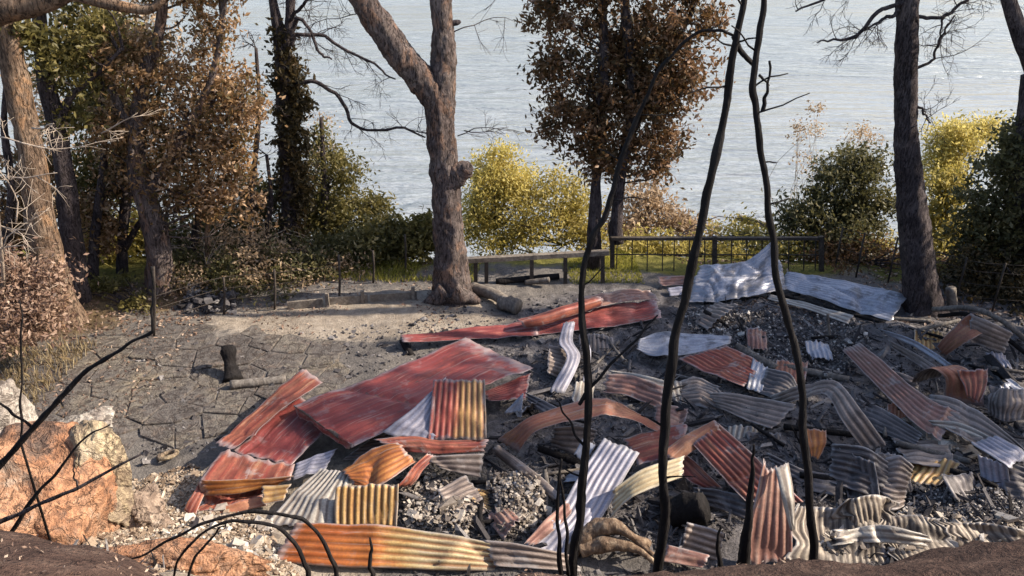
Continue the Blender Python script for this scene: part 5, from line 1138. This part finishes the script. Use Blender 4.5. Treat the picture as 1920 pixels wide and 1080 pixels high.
sapling('burnt_sapling', 'tall charred sapling leaning right, middle of the tall three', 'sapling',
        [(1236, 1060, 26), (1246, 960, 24), (1244, 860, 24), (1250, 760, 24), (1266, 640, 23), (1292, 520, 23), (1322, 390, 22), (1342, 290, 21), (1362, 190, 19), (1372, 110, 18), (1388, 40, 17), (1402, -30, 16), (1425, -160, 12)],
        [[(1372, 68, 10), (1395, 100, 10), (1415, 120, 9)]], 3.3, seed=2)
sapling('burnt_sapling', 'tall charred sapling curving left, rightmost of the tall three', 'sapling',
        [(1526, 1085, 23), (1520, 960, 20), (1508, 820, 19), (1498, 690, 18), (1478, 600, 18), (1458, 520, 18), (1446, 420, 17), (1432, 310, 17), (1418, 220, 17), (1412, 150, 17), (1424, 80, 16), (1432, 0, 15), (1426, -120, 12)],
        [[(1428, 208, 8), (1438, 180, 7), (1443, 145, 5), (1444, 112, 4)], [(1421, 140, 5), (1436, 150, 4), (1443, 158, 3)]], 3.25, seed=3)
sapling('burnt_shoot', 'short black stub in front of the tall pink sheet', 'shoot', [(1392, 1060, 30), (1402, 1000, 24), (1408, 930, 15), (1411, 870, 9), (1411, 832, 5)], [], 3.2, seed=4)
sapling('burnt_shoot', 'thin black stem left of the first tall sapling', 'shoot', [(1052, 1085, 13), (1048, 1000, 10), (1046, 930, 8), (1052, 860, 5)], [[(1064, 1080, 8), (1062, 990, 6), (1056, 930, 5), (1048, 880, 3)]], 3.15, seed=5)
sapling('burnt_shoot', 'tiny black stub before the orange ribbed sheet', 'shoot', [(698, 1090, 12), (696, 1050, 9), (692, 1008, 4)], [], 3.0, seed=6)
sapling('burnt_shoot', 'stubby black stem at the foot of the middle sapling', 'shoot', [(1350, 1070, 16), (1346, 1020, 10), (1352, 985, 4)], [], 3.15, seed=7)
sapling('fallen_branch', 'long burnt branch leaning in from the left edge with an upright tip', 'branch', [(-160, 1040, 24), (-60, 930, 20), (0, 870, 17), (90, 770, 14), (170, 690, 11), (230, 652, 9), (286, 622, 8)], [[(286, 622, 7), (288, 570, 6), (286, 500, 4)], [(60, 800, 7), (20, 770, 5), (-20, 740, 4)]], 3.6, seed=8)
sapling('fallen_branch', 'thin burnt branch crossing the orange boulder, upper one', 'branch', [(-60, 1150, 14), (0, 1030, 12), (60, 940, 10), (110, 880, 8), (160, 820, 5), (205, 795, 3)], [], 3.2, seed=9)
sapling('fallen_branch', 'thin brown branch crossing the orange boulder, lower one', 'branch', [(-120, 1040, 13), (0, 980, 11), (90, 940, 10), (170, 900, 8), (262, 852, 5)], [[(146, 912, 4), (140, 890, 3), (136, 870, 2)]], 3.1, mat=BARKD, seed=10)
sapling('bramble', 'black bramble stem arching over the pale stones, outer arc', 'shoot', [(630, 1100, 12), (622, 1040, 11), (590, 990, 10), (540, 966, 9), (470, 960, 9), (400, 975, 8), (340, 1000, 7), (270, 1040, 6), (225, 1056, 4)], [], 2.95, seed=11)
sapling('bramble', 'black bramble stem arching over the pale stones, inner arc', 'shoot', [(576, 1100, 13), (572, 1050, 11), (545, 1005, 10), (490, 980, 9), (430, 978, 8), (380, 1000, 7), (335, 1045, 6), (322, 1095, 5)], [], 2.9, seed=12)
sapling('bramble', 'thin bramble stem within the arcs', 'shoot', [(350, 1100, 7), (370, 1040, 6), (410, 995, 5), (425, 980, 3)], [], 2.85, seed=13)
sapling('burnt_shoot', 'thin upright stem at the left edge beside the straw grass', 'shoot', [(40, 830, 6), (41, 740, 5), (40, 640, 5), (38, 560, 3)], [], 4.2, seed=14)
nbh = thing('overhanging_branch', 'pale smooth limb crossing the top left corner', 'branch', atY(-260, 120, 7.0))
limb('limb', nbh, BARKP, [(-260, 120, 60), (-100, 60, 56), (0, 22, 50), (60, 8, 44), (130, -20, 40), (200, -70, 30)], 7.0, sides=16, n=50, rough=.06)
limb('limb', nbh, BARKP, [(120, -16, 26), (170, -2, 24), (220, 10, 22), (270, 18, 18), (300, 5, 14), (320, -40, 10)], 7.0, sides=12, n=30, rough=.06)
mb = MB(); r = np.random.default_rng(66)
for (px, py, y, dx, dz, L) in ((-10, 330, 10.8, 1, .15, 1.0), (-10, 420, 10.8, 1, -.1, .9), (-10, 470, 10.6, 1, .3, .8), (60, 240, 11, 1, .05, 1.2), (-10, 255, 11, 1, .1, 1.3), (10, 480, 10.6, .3, 1, 1.1), (190, 250, 12.5, .8, .3, .9), (30, 420, 10.8, .4, 1, 1.0)):
    twig(mb, atY(px, py, y), np.array([dx, r.uniform(-.4, .2), dz]), L, .014, r, 2, .03)
tp = thing('bare_shrub', 'pale leafless twigs crossing in front of the left trunks', 'shrub', gpoint(10, 640))
mb.tube(catmull([ORG[tp.name], atY(5, 500, 10.8), atY(-10, 330, 10.8), atY(-10, 250, 11)], 14), np.linspace(.03, .012, 14), 7)
tag(mb.build('twigs', TWIGP, tp), kind='stuff')
